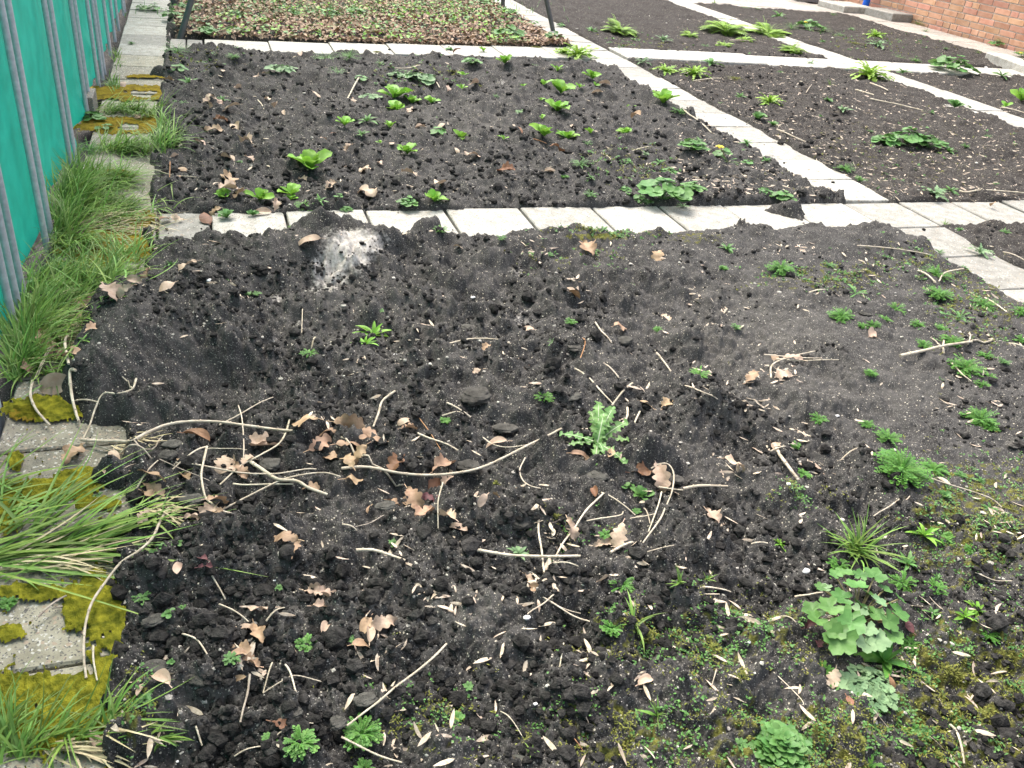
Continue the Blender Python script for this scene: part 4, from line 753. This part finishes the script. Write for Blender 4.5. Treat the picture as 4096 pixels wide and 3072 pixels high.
stick(7, [(2000, 570), (2060, 560), (2110, 580), (2140, 640), (2130, 740), (2100, 810)], 14, label='looped pale stem to the right of the thistle beside brown oak leaves', lift=.02)
stick(5, [(1400, 1080), (1550, 1055), (1700, 1020), (1860, 995)], 28, 'twig', label='forked pale twig with side shoots beside two cress cushions at the right', extra=[([(1690, 945), (1685, 1000), (1690, 1050)], 15), ([(1860, 990), (1900, 985), (1980, 1000), (1982, 960)], 14), ([(1840, 1000), (1850, 960), (1845, 930)], 12), ([(1600, 950), (1680, 1010)], 9)])
stick(9, [(255, 295), (340, 230), (435, 155)], 20, 'twig', 'straw_dark', label='forked grey twig lying on a soil crumb on the mossy slab', extra=[([(340, 230), (410, 215)], 12)])
stick(9, [(1620, 655), (1600, 800), (1560, 975)], 20, m='straw_dark'); stick(6, [(1035, 505), (1200, 590), (1360, 650)], 7, m='straw_dark'); stick(7, [(275, 840), (190, 920), (90, 960)], 7, m='straw_dark')
stick(0, [(1105, 1080), (1106, 1160), (1108, 1240)], 7, m='rust'); stick(10, [(1470, 1050), (1560, 1145)], 8, m='rust'); stick(7, [(490, 245), (560, 350), (640, 460)], 8, m='rust'); stick(1, [(1150, 915), (1330, 928)], 10, m='rust'); stick(4, [(1560, 970), (1570, 1030), (1540, 1120)], 9, m='rust'); stick(9, [(1260, 480), (1200, 530)], 16, m='straw_dark')
stick(10, [(680, 445), (600, 540), (470, 660), (350, 750), (250, 830), (130, 910), (35, 975)], 19, label='straight dry stalk lying diagonally near the bottom of the front bed', taper=.8)
g_ = stick(11, [(940, 300), (925, 400)], 40, 'straw_piece', label='short flat pale straw piece under the big lobed-leaf clump')
# ---------------------------------------------------------------- dry leaves
LV = """6 480 480 180 1 o;6 740 510 140 0 e;6 1000 640 190 1 o;6 1010 705 150 1 o;6 1200 590 110 1 o;6 1280 350 160 2 e;6 1440 500 170 0 o;6 1520 520 140 0 o;6 1600 480 160 0 o;6 1720 380 200 0 o;6 1640 350 160 0 o;6 1560 590 130 1 o;6 1350 880 160 0 o;6 1300 960 150 0 o;6 1410 890 120 1 o;6 1430 800 140 1 o;6 1970 350 180 1 o;6 2080 420 180 1 o;6 2110 330 150 1 o;6 2160 470 130 1 o;6 1840 1070 180 1 o;6 1900 1130 120 1 o;6 980 740 120 1 o;6 380 35 200 0 e;6 940 890 130 0 o;6 1310 1220 90 3 e;6 2000 620 130 1 o;6 690 650 60 0 e;6 1160 500 60 1 e
7 60 330 190 1 o;7 160 365 150 1 o;7 190 430 140 1 o;7 60 450 170 1 o;7 40 520 160 1 o;7 100 500 150 1 o;7 80 620 130 1 o;7 350 540 160 2 o;7 650 540 180 1 o;7 700 585 140 0 o;7 600 590 120 2 e;7 440 680 120 1 o;7 470 745 180 1 o;7 575 720 120 3 o;7 540 805 150 1 o;7 680 890 140 0 o;7 760 945 150 0 e;7 400 275 90 0 e;7 440 315 100 1 o;7 1000 390 130 0 e;7 1540 495 120 1 e;7 1585 470 90 1 o;7 1740 515 90 1 e;7 1960 580 150 2 o;7 2070 620 190 0 o;7 2100 655 130 0 e;7 1640 710 80 2 e;7 1480 990 140 0 o;7 1780 1030 180 0 o;7 1700 1045 120 0 o;7 1960 150 110 1 e;7 2100 150 100 1 o;7 1230 1220 110 0 o;7 350 700 90 1 o;7 170 750 60 1 e;7 900 840 90 0 e;7 1005 745 70 1 o
8 330 580 170 0 o;8 200 840 130 0 o;8 620 350 130 0 o;8 880 510 120 0 e;8 440 20 130 1 o;5 640 1215 120 0 o;5 1220 920 110 0 e;5 700 1100 120 0 o;5 600 1040 110 1 e;5 1990 100 60 1 e
3 960 545 100 1 o;3 1215 520 120 0 o;3 1080 632 110 0 e;3 560 760 150 1 o;3 720 730 200 0 o;3 800 742 120 0 o;3 510 850 130 1 o;3 320 1010 210 1 o;3 400 1060 130 1 o;3 490 1050 150 1 o;3 190 1185 130 1 o;3 210 885 110 2 o;3 600 920 120 1 o;3 1070 195 100 2 e;3 1145 190 80 0 o;3 1330 190 120 2 e;3 1390 140 80 1 o;3 1500 50 160 0 o;3 1700 140 110 0 e;3 1790 100 90 0 o;3 1560 65 100 1 o;3 1990 340 150 0 e;3 1405 358 80 0 e;3 870 600 90 0 e;3 700 95 50 1 e;3 2140 50 90 0 o
0 1090 510 60 1 o;0 800 568 55 0 e;0 900 772 85 1 o;0 1400 462 60 0 o;0 1440 500 50 0 e;0 1660 512 85 0 e;0 1730 490 60 0 o;0 1540 572 75 0 e;0 1350 652 95 0 o;0 1360 730 100 0 e;0 1425 735 65 0 o;0 1500 752 120 0 e;0 1740 637 65 0 o;0 2055 640 60 0 e;0 1390 852 110 1 o;0 1430 810 80 2 o;0 1540 822 100 0 e;0 1600 975 115 0 o;0 1480 1042 100 0 e;0 1620 1052 75 0 o;0 1960 1142 85 0 o;0 1190 1082 85 1 e;0 1480 1200 170 1 o;0 1940 352 60 0 e;0 1880 1082 55 0 e;0 1780 702 60 0 o;0 1840 742 50 0 e;0 1130 1000 70 0 e;0 1150 1170 90 1 e;0 1300 930 80 0 e;0 2100 940 50 0 e;0 2160 890 40 2 e;0 830 1140 40 0 e
1 440 702 65 0 o;1 330 942 65 0 e;1 130 1082 125 0 o;1 40 992 85 0 o;1 250 1052 65 0 o;1 430 1142 105 0 o;1 750 988 55 0 e;1 850 1032 120 0 o;1 1060 1142 115 2 o;1 1395 962 115 2 o;1 1150 892 55 2 e;1 1650 612 65 0 e;1 690 607 75 0 o;1 740 352 55 2 e;1 510 842 65 0 e;1 640 842 55 0 e;1 650 1212 120 0 e;1 1350 1132 70 0 e;1 1700 570 70 0 e;1 850 580 90 0 e;1 80 680 60 0 o;1 1900 780 80 1 e;1 1490 830 45 0 e
4 1590 388 150 1 o;4 2050 412 120 1 o;4 1500 732 80 2 e;4 1790 902 120 1 o;4 2110 792 90 0 o;4 930 1052 80 1 o;4 160 12 160 0 o;4 1205 1152 55 2 e;4 870 1192 80 0 o;4 1210 870 70 0 e;4 1480 690 60 0 e;4 750 370 60 0 e;2 1970 60 20 0 e
9 1060 720 140 0 e;9 910 722 80 0 e;9 920 792 80 0 e;9 1690 222 150 0 o;9 1660 338 170 1 o;9 1600 300 100 0 e;9 2050 102 140 0 o;9 2105 150 130 0 o;9 2080 222 110 0 o;9 2100 342 130 0 e;9 1540 472 160 1 o;9 1560 562 110 1 e;9 1620 592 110 1 o;9 1550 662 90 1 e;9 1340 22 80 3 o;9 1150 32 120 0 e;9 1830 1002 130 2 o;9 500 1100 100 0 e;9 620 1090 130 0 e
10 270 352 170 0 o;10 150 352 130 1 e;10 130 472 120 1 e;10 180 422 120 0 e;10 1230 32 150 0 e;10 1965 682 110 0 e;10 1690 62 120 0 e;10 1250 102 90 1 e;11 880 452 90 3 o;11 1070 512 90 1 e;11 1260 372 90 2 e;11 960 702 130 0 o;11 1060 862 80 2 e;11 1440 372 80 3 e;11 830 350 120 3 o;11 1330 750 80 2 e"""
for line in LV.split('\n'):
    for it in line.split(';'):
        k, x, y, wz, cidx, ty = it.split(); k, x, y, wz, cidx = int(k), float(x), float(y), float(wz), int(cidx)
        p = G(*Q(k, x, y)); L = min(max(msize(wz, p)*1.15, .018), .14); g = Geo(); a = R_.random()*6.28
        if ty == 'o': addb(g, [[-L*.5*math.cos(a), -L*.5*math.sin(a), .004]], [a], L, L*R_.uniform(.5, .68), R_.uniform(-.1, .55), R_.uniform(.2, 1.4), pr_oak, n=30, c=2, fold=R_.uniform(-.3, .9), roll=R_.normal(0, .35), wav=R_.uniform(.08, .2), wk=1.5, bend=R_.normal(0, .35))
        else: addb(g, [[-L*.5*math.cos(a), -L*.5*math.sin(a), .004]], [a], L, L*R_.uniform(.38, .6), R_.uniform(-.1, .5), R_.uniform(.2, 1.4), pr_oval, n=12, c=2, fold=R_.uniform(-.2, .9), roll=R_.normal(0, .4), wav=.07, wk=1.2, bend=R_.normal(0, .4))
        addb(g, [[-L*.5*math.cos(a), -L*.5*math.sin(a), .004]], [a+3.1], L*.22, .0016, .1, .1, lambda t: t*0+1, n=3, c=1)
        V = np.concatenate(g.V); V[:, 2] -= V[:, 2].min(); g.V = [V]; g.F = [np.concatenate(g.F)]; g.A = [np.concatenate(g.A)]
        o = g.obj('dry_leaf', 'leaf%d' % cidx, (p.x, p.y, onto(p.x, p.y)+.001))
        pend(o, ['pale curled', 'tan', 'dark brown', 'maroon'][cidx]+(' lobed oak leaf' if ty == 'o' else ' dry leaf'), *Q(k, x, y), 'leaf', 'fallen dry leaves')
# ---------------------------------------------------------------- winged seeds
S = []
CL = """10 600 140 16 120 70;10 700 200 8 90 40;10 1240 90 14 110 60;10 200 340 12 90 90;10 1600 600 6 60 60;10 1920 660 6 60 50;10 930 1010 4 50 40;10 60 700 5 60 80;10 330 520 5 60 40;10 300 790 6 100 60;9 1600 590 14 80 60;9 920 1040 14 150 70;9 560 1090 5 70 30
8 620 380 12 80 60;8 780 300 8 50 50;8 200 850 10 70 70;8 300 590 8 60 40;8 870 510 7 60 50;8 450 80 16 100 70;8 100 90 6 80 60;5 620 1180 30 110 60;5 150 1150 8 60 60;5 780 350 12 150 80;5 1250 500 10 110 60;5 300 840 10 120 70;5 100 630 8 60 50;5 250 760 6 60 50;5 600 370 8 90 60
5 1900 600 16 180 150;5 1900 1150 14 200 90;4 1250 360 22 110 40;4 1350 430 8 100 60;4 1500 660 8 60 60;7 1860 80 9 80 70;7 1400 1000 12 90 60;7 1300 1200 10 70 40;7 1900 1090 7 70 50;7 350 1010 9 70 60;7 900 680 5 80 50;7 1280 860 4 30 20;7 800 990 4 40 30;6 480 320 3 40 20;6 860 280 5 60 20;6 2080 280 8 90 60;4 100 1140 7 60 20
11 1900 900 14 280 260;11 300 700 14 240 200;11 1600 260 10 180 100;11 1450 640 7 90 60;11 300 250 8 150 90;8 1800 150 14 260 120;8 1500 900 12 260 160;8 2000 900 10 160 160;10 1500 1150 10 400 90;10 500 1050 8 200 90;10 1100 500 10 300 90;3 1550 770 6 80 80;4 500 950 8 160 120;1 1800 900 10 250 120;2 1200 1000 30 700 180"""
for it in CL.replace('\n', ';').split(';'):
    k, x, y, n, sx, sy = map(float, it.split())
    for _ in range(int(n)): S.append(Q(int(k), x+R_.normal(0, sx*.6), y+R_.normal(0, sy*.6)))
for _ in range(520):                     # front bed, thicker towards the right
    x = R_.uniform(450, 4090)
    if R_.random() > .25+.75*min(1, x/3600): continue
    S.append((x, R_.uniform(930, 3060)))
for _ in range(2600):                    # right-hand beds, small chips and seeds
    S.append((R_.uniform(2700, 4090), R_.uniform(290, 800) if R_.random() < .85 else R_.uniform(60, 300)))
for _ in range(260): S.append((R_.uniform(680, 3300), R_.uniform(230, 810)))
SP = []
for px, py in S:
    p = G(px, py)
    if inpath(p.x, p.y) > .5 and R_.random() < .8: continue
    SP.append((depth(p), p.x, p.y))
SP.sort()
def seed_geo(P, n):
    g = Geo(); L = R_.uniform(.019, .037, n)
    addb(g, P, R_.random(n)*6.28, L, L*R_.uniform(.16, .26, n), R_.normal(.03, .12, n), R_.normal(.1, .25, n), pr_seed, n=7, c=1, fold=R_.uniform(-.2, .3), roll=R_.normal(0, .45, n), wav=.05, wk=.8, bend=R_.normal(0, .25, n)); return g
vis = [s_ for s_ in SP if 0 < s_[0]]
for d, x, y in vis[:300]:
    g = seed_geo([[0, 0, 0]], 1); tag(g.obj('winged_seed', 'seed', (x, y, onto(x, y)+.003)), 'small dry papery winged seed lying on the near garden ground', 'seed', 'fallen winged seeds')
A = np.array(vis[300:]); g = seed_geo(np.stack([A[:, 1], A[:, 2], onto_v(A[:, 1], A[:, 2])+.003], 1), len(A)); tag(g.obj('seed_litter', 'seed'), 'scattered pale winged seeds and chips on the farther beds', 'seeds', kind='stuff')
# ---------------------------------------------------------------- grey clods, pebbles, glass
def ico(sub=2):
    import bmesh
    bm = bmesh.new(); bmesh.ops.create_icosphere(bm, subdivisions=sub, radius=1); V = np.array([v.co[:] for v in bm.verts]); Fq = np.array([[v.index for v in f.verts] for f in bm.faces]); bm.free(); return V, Fq
I1, I2, I4 = ico(1), ico(2), ico(4)
def clod(p, rx_, ry_, rz_, m, name, seed):
    V = I4[0].copy(); n = (fbm(V[:, 0]*1.6+seed, V[:, 1]*1.6+V[:, 2]*2.3, seed, 4)-.5)*.75+(fbm(V[:, 0]*7+seed, V[:, 1]*7+V[:, 2]*5, seed+3, 3)-.5)*.26
    V = V*(1+n)[:, None]; V[:, 2] = np.where(V[:, 2] > .3, .3+(V[:, 2]-.3)*.5, V[:, 2]); V = V*[rx_, ry_, rz_]; g = Geo(); g.add(V, I4[1]); o = g.obj(name, m, (p.x, p.y, float(Hm(p.x, p.y))+rz_*.10)); o.rotation_euler.z = R_.random()*.6-.3; return o
for i, (k, x, y, wz, hz) in enumerate([(7, 870, 80, 250, 190), (7, 1060, 290, 210, 110), (7, 1430, 80, 300, 130), (7, 820, 530, 190, 150), (7, 1310, 460, 160, 110), (7, 1660, 600, 180, 110), (7, 1160, 880, 200, 150), (6, 1090, 460, 140, 100), (6, 1750, 520, 170, 120), (6, 1240, 750, 200, 110), (6, 1120, 390, 150, 90),
        (6, 1690, 215, 130, 90), (9, 1000, 590, 190, 120), (9, 1300, 660, 250, 140), (9, 990, 290, 180, 100), (9, 1900, 890, 150, 90), (9, 2190, 950, 140, 110), (7, 2170, 620, 130, 90), (4, 1100, 1090, 180, 110), (4, 820, 880, 120, 80), (4, 1830, 965, 160, 100), (4, 1530, 1010, 170, 110), (5, 1180, 790, 90, 70), (10, 150, 800, 180, 110),
        (10, 90, 560, 110, 70), (10, 840, 110, 100, 70), (10, 970, 460, 90, 70), (9, 1150, 700, 90, 60), (6, 2120, 230, 110, 70), (7, 280, 790, 170, 80), (6, 880, 170, 110, 60), (5, 70, 1020, 160, 70), (8, 2150, 400, 110, 60)]):
    p = at(k, x, y); rx_ = msize(wz, p)*.40; ry_ = msize(hz, p)*.5; o = clod(p, rx_, ry_, min(rx_, ry_)*.42, 'clod', 'soil_clod', i*7+3)
    pend(o, 'grey crusted soil clod', *Q(k, x, y), 'soil clod', 'grey soil clods')
for i, (k, x, y, wz, m, nm, lk, ct) in enumerate([(8, 795, 1205, 60, 'white', 'pebble', 'white angular pebble', 'stone'), (9, 1490, 975, 35, 'white', 'pebble', 'white round pebble', 'stone'), (11, 405, 490, 30, 'white', 'pebble', 'white round pebble', 'stone'), (10, 535, 765, 50, 'teal', 'glass_shard', 'teal glass shard', 'glass shard'),
        (4, 855, 650, 30, 'white', 'pebble', 'white angular pebble', 'stone'), (4, 350, 1005, 24, 'white', 'pebble', 'white round pebble', 'stone'), (3, 1360, 595, 45, 'white', 'pebble', 'white flat stone chip', 'stone'), (8, 1000, 205, 30, 'white', 'pebble', 'white flat stone chip', 'stone'), (10, 1195, 295, 50, 'white', 'pebble', 'white angular pebble', 'stone'),
        (10, 1255, 835, 30, 'white', 'pebble', 'white round pebble', 'stone'), (8, 660, 725, 35, 'white', 'pebble', 'white flat stone chip', 'stone'), (9, 1140, 1140, 24, 'white', 'pebble', 'white round pebble', 'stone'), (9, 595, 95, 34, 'white', 'pebble', 'white round pebble', 'stone'), (9, 1780, 40, 22, 'white', 'pebble', 'white round pebble', 'stone'), (2, 1960, 440, 24, 'white', 'pebble', 'white round pebble', 'stone')]):
    p = at(k, x, y); r = msize(wz, p)*.5; V = I2[0]*(1+.35*(R_.random(len(I2[0]))-.5))[:, None]*[r, r*.75, r*.45]; g = Geo(); g.add(V, I2[1]); o = g.obj(nm, m, (p.x, p.y, onto(p.x, p.y)+r*.25), smooth=False)
    pend(o, lk, *Q(k, x, y), ct)
# ---------------------------------------------------------------- loose stuff: crumbs, grit, moss shoots, grass, strawberry-bed litter
def scatter(name, m, P, size, base, label, cat, squash=.7, tint=None):
    n = len(P); V0, F0 = base; nv = len(V0); a = R_.random(n)*6.28; s = size[:, None]*(1+.3*R_.normal(size=(n, 1)).clip(-1, 1)); V = V0[None]*(1+.55*(R_.random((n, nv))-.5))[..., None]*s[:, :, None]*np.array([1, 1, squash])*(1+.35*(R_.random((n, 1, 3))-.5))
    ca, sa = np.cos(a)[:, None], np.sin(a)[:, None]; V = np.stack([ca*V[..., 0]-sa*V[..., 1], sa*V[..., 0]+ca*V[..., 1], V[..., 2]], -1)+P[:, None, :]
    g = Geo(); g.add(V.reshape(-1, 3), (F0[None]+(np.arange(n)*nv)[:, None, None]).reshape(-1, 3), np.repeat(R_.random(n), nv)); return tag(g.obj(name, m, smooth=False), label, cat, kind='stuff')
def ground_pts(n, x0, x1, y0, y1, slabs=.03, dens=None):
    px, py = R_.uniform(x0, x1, n), R_.uniform(y0, y1, n); out = []
    d = np.array([_basis(a, b, 1.0)[:] for a, b in zip((px-2048)/F_, -(py-1536)/F_)]); t = -H_/d[:, 2]
    for _ in range(4): z = Hm(d[:, 0]*t, d[:, 1]*t); z = np.where(inpath(d[:, 0]*t, d[:, 1]*t) > .5, np.maximum(z, 0), z); t = (z-H_)/d[:, 2]
    X, Y = d[:, 0]*t, d[:, 1]*t; k = (inpath(X, Y) < .4) | (R_.random(n) < slabs) | ((z > .005) & (inpath(X, Y) > .4))
    if dens is not None: k &= R_.random(n) < dens(px, py, X, Y)
    X, Y = X[k], Y[k]; return np.stack([X, Y, onto_v(X, Y)], 1)
P = ground_pts(26000, 300, 4096, 880, 3072, .03, lambda a, b, X, Y: rough(X, Y)*ss(.35, .62, fbm(X*5, Y*5, 61, 2)))
sz = (.0014+R_.gamma(1.1, .0025, len(P))).clip(.0014, .018); P[:, 2] += sz*.25; scatter('soil_crumbs', 'dclod', P, sz, I1, 'loose dark soil crumbs strewn over the front bed', 'soil')
P = ground_pts(7000, 640, 3400, 200, 830, .02); sz = R_.gamma(1.6, .0032, len(P)).clip(.0025, .018); P[:, 2] += sz*.2; scatter('soil_crumbs', 'dclod', P, sz, I1, 'loose dark soil crumbs strewn over the bed behind the middle slabs', 'soil')
P = ground_pts(10000, 0, 4096, 60, 3072, .06); dd = proj(P[:, 0], P[:, 1], P[:, 2])[2]; kq = R_.random(len(P)) < .25+1.1*ss(.4, .65, fbm(P[:, 0]*5, P[:, 1]*5, 131, 2)); P = P[kq]; dd = dd[kq]; sz = R_.gamma(1.5, .0007, len(P)).clip(.0005, .0045)*(.7+dd*.28); P[:, 2] += sz*.3; scatter('grit', 'grit', P, sz, I1, 'pale grit and tiny stones scattered over soil and slabs', 'grit', .6)
MS = [(11, 1900, 800, 620, 480, 5200), (11, 800, 1100, 800, 300, 1700), (8, 1900, 900, 450, 400, 2200), (11, 400, 400, 450, 260, 1300), (10, 1700, 1000, 600, 220, 1000), (10, 1900, 420, 350, 160, 700), (5, 900, 560, 420, 70, 500), (4, 1700, 290, 330, 22, 350), (5, 1900, 750, 350, 280, 800), (10, 500, 900, 450, 250, 400), (9, 900, 900, 120, 250, 250), (1, 1850, 1080, 300, 130, 500), (1, 500, 500, 350, 70, 300), (1, 1900, 300, 300, 60, 200), (2, 1250, 300, 600, 90, 500), (2, 1400, 1000, 800, 250, 300), (4, 1500, 430, 400, 100, 250), (5, 1500, 450, 400, 100, 300), (0, 1300, 400, 250, 60, 200), (7, 1500, 950, 300, 120, 150), (8, 800, 760, 200, 80, 250)]
for nm, m, fr, lb in (('moss_shoots', 'olive', .55, 'olive moss shoots growing over the damp soil'), ('ground_seedlings', 'mid', .42, 'tiny green seedlings speckling the mossy soil')):
    XS = []
    for k, x, y, a, b, n in MS:
        n = int(n*fr); cx, cy = Q(k, x, y); XS.append(np.stack([cx+R_.normal(0, a/ZS*.55, n), cy+R_.normal(0, b/ZS*.55, n)], 1))
    XS = np.concatenate(XS); d = np.array([_basis((a-2048)/F_, -(b-1536)/F_, 1.0)[:] for a, b in XS]); t = (.01-H_)/d[:, 2]; X, Y = d[:, 0]*t, d[:, 1]*t
    kk = (fbm(X*26, Y*26, 95 if nm[0] == 'm' else 97, 3) > .49) & (inpath(X, Y) < .5) & (Y > .4); X, Y = X[kk], Y[kk]; n = len(X); k3 = 4
    P = np.repeat(np.stack([X, Y, onto_v(X, Y)+.001], 1), k3, 0); P[:, :2] += R_.normal(0, .004, (n*k3, 2)); L = R_.uniform(.003, .0075, n*k3)*np.clip(proj(P[:, 0], P[:, 1], P[:, 2])[2]/1.8, 1, 3); g = Geo()
    addb(g, P, R_.random(n*k3)*6.28, L, L*(.4 if nm[0] == 'm' else .7), R_.uniform(.1, 1.2, n*k3), .5, pr_oval, n=3, c=1, fold=.1); tag(g.obj(nm, m), lb, 'moss' if nm[0] == 'm' else 'seedlings', kind='stuff')
def grass_patch(name, items, label, m='grass', w=.0048):
    g = Geo()
    for (k, x, y, sx, sy, n, L, tx, ty, el0, el1) in items:
        a = Q(k, x, y); XS = np.stack([a[0]+R_.normal(0, sx/ZS*.6, n), a[1]+R_.normal(0, sy/ZS*.6, n)], 1); d = np.array([_basis((u-2048)/F_, -(v-1536)/F_, 1.0)[:] for u, v in XS]); t = -H_/d[:, 2]; X, Y = d[:, 0]*t, d[:, 1]*t
        kk = X > -.525; X, Y = X[kk], Y[kk]; n2 = len(X); p = G(*a); q_ = G(a[0]+tx/ZS, a[1]+ty/ZS); az_ = math.atan2(q_.y-p.y, q_.x-p.x)
        addb(g, np.stack([X, Y, onto_v(X, Y)], 1), az_+R_.normal(0, .9 if el1 > .6 else .35, n2), L*R_.uniform(.4, 1.15, n2), w*R_.uniform(.6, 1.3, n2), R_.uniform(el0, el1, n2), R_.uniform(.2, 1.5, n2)*(1 if el1 > .6 else .35), pr_grass, n=7, c=1, fold=.3, bend=R_.normal(0, .35, n2))
    return tag(g.obj(name, m), label, 'grass', kind='stuff')
grass_patch('grass', [(3, 620, 130, 260, 90, 800, .13, 300, 20, .1, .9), (3, 420, 180, 80, 120, 300, .17, 150, -60, .5, 1.3), (0, 520, 1200, 100, 50, 260, .15, 120, -60, .5, 1.3), (0, 700, 1180, 120, 50, 300, .16, 200, 20, .2, 1.0), (3, 450, 60, 120, 80, 350, .2, 200, -30, .4, 1.3), (3, 450, 330, 110, 60, 170, .2, 200, 60, .2, .8),
    (0, 800, 970, 170, 30, 330, .15, 200, -10, .2, 1.0), (0, 1050, 980, 90, 40, 120, .17, 150, -60, .4, 1.2), (0, 800, 720, 170, 30, 260, .15, 200, 20, .2, 1.0), (0, 960, 740, 80, 30, 60, .16, 200, 40, .4, 1.0), (0, 730, 560, 30, 30, 40, .08, 50, -50, .6, 1.4), (0, 760, 380, 20, 60, 40, .07, 50, -50, .6, 1.4), (0, 1060, 900, 40, 60, 40, .15, 80, -90, .5, 1.2)],
    'long green grass flopping over the farther left path slabs from the fence')
grass_patch('grass', [(3, 330, 620, 200, 90, 480, .14, 260, -50, .2, 1.0), (3, 250, 850, 150, 110, 480, .15, 260, -120, .2, 1.1), (3, 170, 1000, 90, 130, 300, .15, 120, -140, .4, 1.3), (3, 600, 640, 170, 90, 260, .17, 250, -80, .2, 1.1), (3, 480, 900, 120, 70, 120, .15, 200, -40, .2, .9), (3, 820, 440, 130, 50, 60, .16, 120, -160, .4, 1.2), (3, 100, 1180, 40, 60, 90, .12, 60, -100, .5, 1.3), (3, 350, 1150, 160, 60, 70, .14, 200, 20, .2, .8), (3, 740, 560, 60, 60, 40, .15, 60, -100, .6, 1.3)],
    'thick green grass growing along the foot of the fence near the left edge')
grass_patch('grass', [(6, -60, 1130, 170, 70, 40, .44, 900, -190, .02, .22), (6, 200, 1110, 220, 60, 30, .30, 900, -150, .02, .2), (6, 450, 1050, 150, 50, 60, .2, 800, -220, .1, .5), (6, -40, 760, 60, 160, 26, .16, 500, -120, .2, .8), (6, 0, 900, 50, 120, 20, .22, 600, -200, .2, .7), (6, 900, 950, 120, 60, 14, .1, 400, -200, .2, .8), (6, 250, 930, 100, 60, 12, .26, 700, -700, .2, .5)],
    'long grass blades lying sideways across the near left path slabs', w=.0062)
grass_patch('grass', [(9, 130, 1150, 130, 50, 60, .11, 80, -300, .4, 1.2), (9, 420, 1080, 160, 40, 50, .11, 500, -250, .2, 1.0), (9, 700, 1010, 120, 40, 30, .10, 400, -350, .3, 1.0), (9, 1010, 1060, 50, 20, 14, .06, 300, 100, .1, .6), (9, 20, 1000, 40, 90, 26, .10, 100, -300, .5, 1.2), (9, 100, 20, 200, 20, 14, .12, 600, 60, .1, .4)],
    'sparse grass blades at the bottom left over the mossy slabs', w=.004)
grass_patch('dead_grass', [(6, 250, 1150, 200, 60, 60, .18, 900, -160, .05, .3), (9, 450, 1120, 200, 30, 50, .09, 500, -60, .05, .4), (6, 950, 900, 100, 60, 30, .1, 300, 20, .05, .5), (6, 850, 420, 120, 30, 30, .06, 300, -20, .05, .4), (3, 600, 200, 260, 100, 220, .14, 300, 20, .1, .5), (3, 350, 900, 160, 120, 190, .14, 260, -60, .1, .6)],
    'dead straw-coloured grass blades among the left-hand grass', 'grass_dry', .0045)
# strawberry bed: leaf litter and a low green cover
def bedpts(n, dens=None):
    X, Y = R_.uniform(-.16, 2.66, n), 6.3+R_.random(n)**1.2*4.2; Y = np.maximum(Y, 6.20+.125*X); k = np.ones(n, bool) if dens is None else R_.random(n) < dens(X, Y); return np.stack([X[k], Y[k], onto_v(X[k], Y[k])], 1)
for nm, m, n, lb in (('leaf_litter', 'litter', 13000, 'brown dry leaf litter covering the strawberry bed'), ('leaf_litter', 'leaf1', 5000, 'tan dry leaves mixed into the strawberry bed litter'), ('leaf_litter', 'leaf2', 900, 'dark brown leaves mixed into the strawberry bed litter')):
    P = bedpts(n); n = len(P); P[:, 2] += R_.uniform(.0, .025, n); g = Geo(); L = R_.uniform(.022, .05, n)
    addb(g, P, R_.random(n)*6.28, L, L*R_.uniform(.35, .6, n), R_.uniform(-.1, .8, n), R_.uniform(0, 1.5, n), pr_oval, n=5, c=1, fold=.4, roll=R_.normal(0, .5, n)); tag(g.obj(nm, m), lb, 'leaf litter', kind='stuff')
for m, th_, sd_, lb in (('mid', .50, 101, 'low green strawberry leaves spreading through the litter'), ('bright', .56, 105, 'fresh bright green leaves scattered through the strawberry bed')):
    P = bedpts(3300, lambda X, Y: ((fbm(X*3.2, Y*2.2, sd_, 3)+.05*(Y > 8)) > th_)*1.0); n = len(P); P[:, 2] += R_.uniform(.015, .06, n); g = Geo(); L = R_.uniform(.018, .036, n)
    addb(g, P, R_.random(n)*6.28, L, L*R_.uniform(.6, .9, n), R_.uniform(-.1, .6, n), R_.uniform(0, .9, n), pr_oval, n=5, c=1, fold=.2, roll=R_.normal(0, .3, n)); tag(g.obj('strawberry_leaves', m), lb, 'strawberry leaves', kind='stuff')
grass_patch('grass', [(0, 1900, 90, 700, 70, 700, .09, 50, -50, .6, 1.4), (1, 500, 60, 600, 70, 900, .09, 50, -50, .6, 1.4)], 'thin low grass growing through the strawberry bed litter', 'mid', .004)
finish_labels()
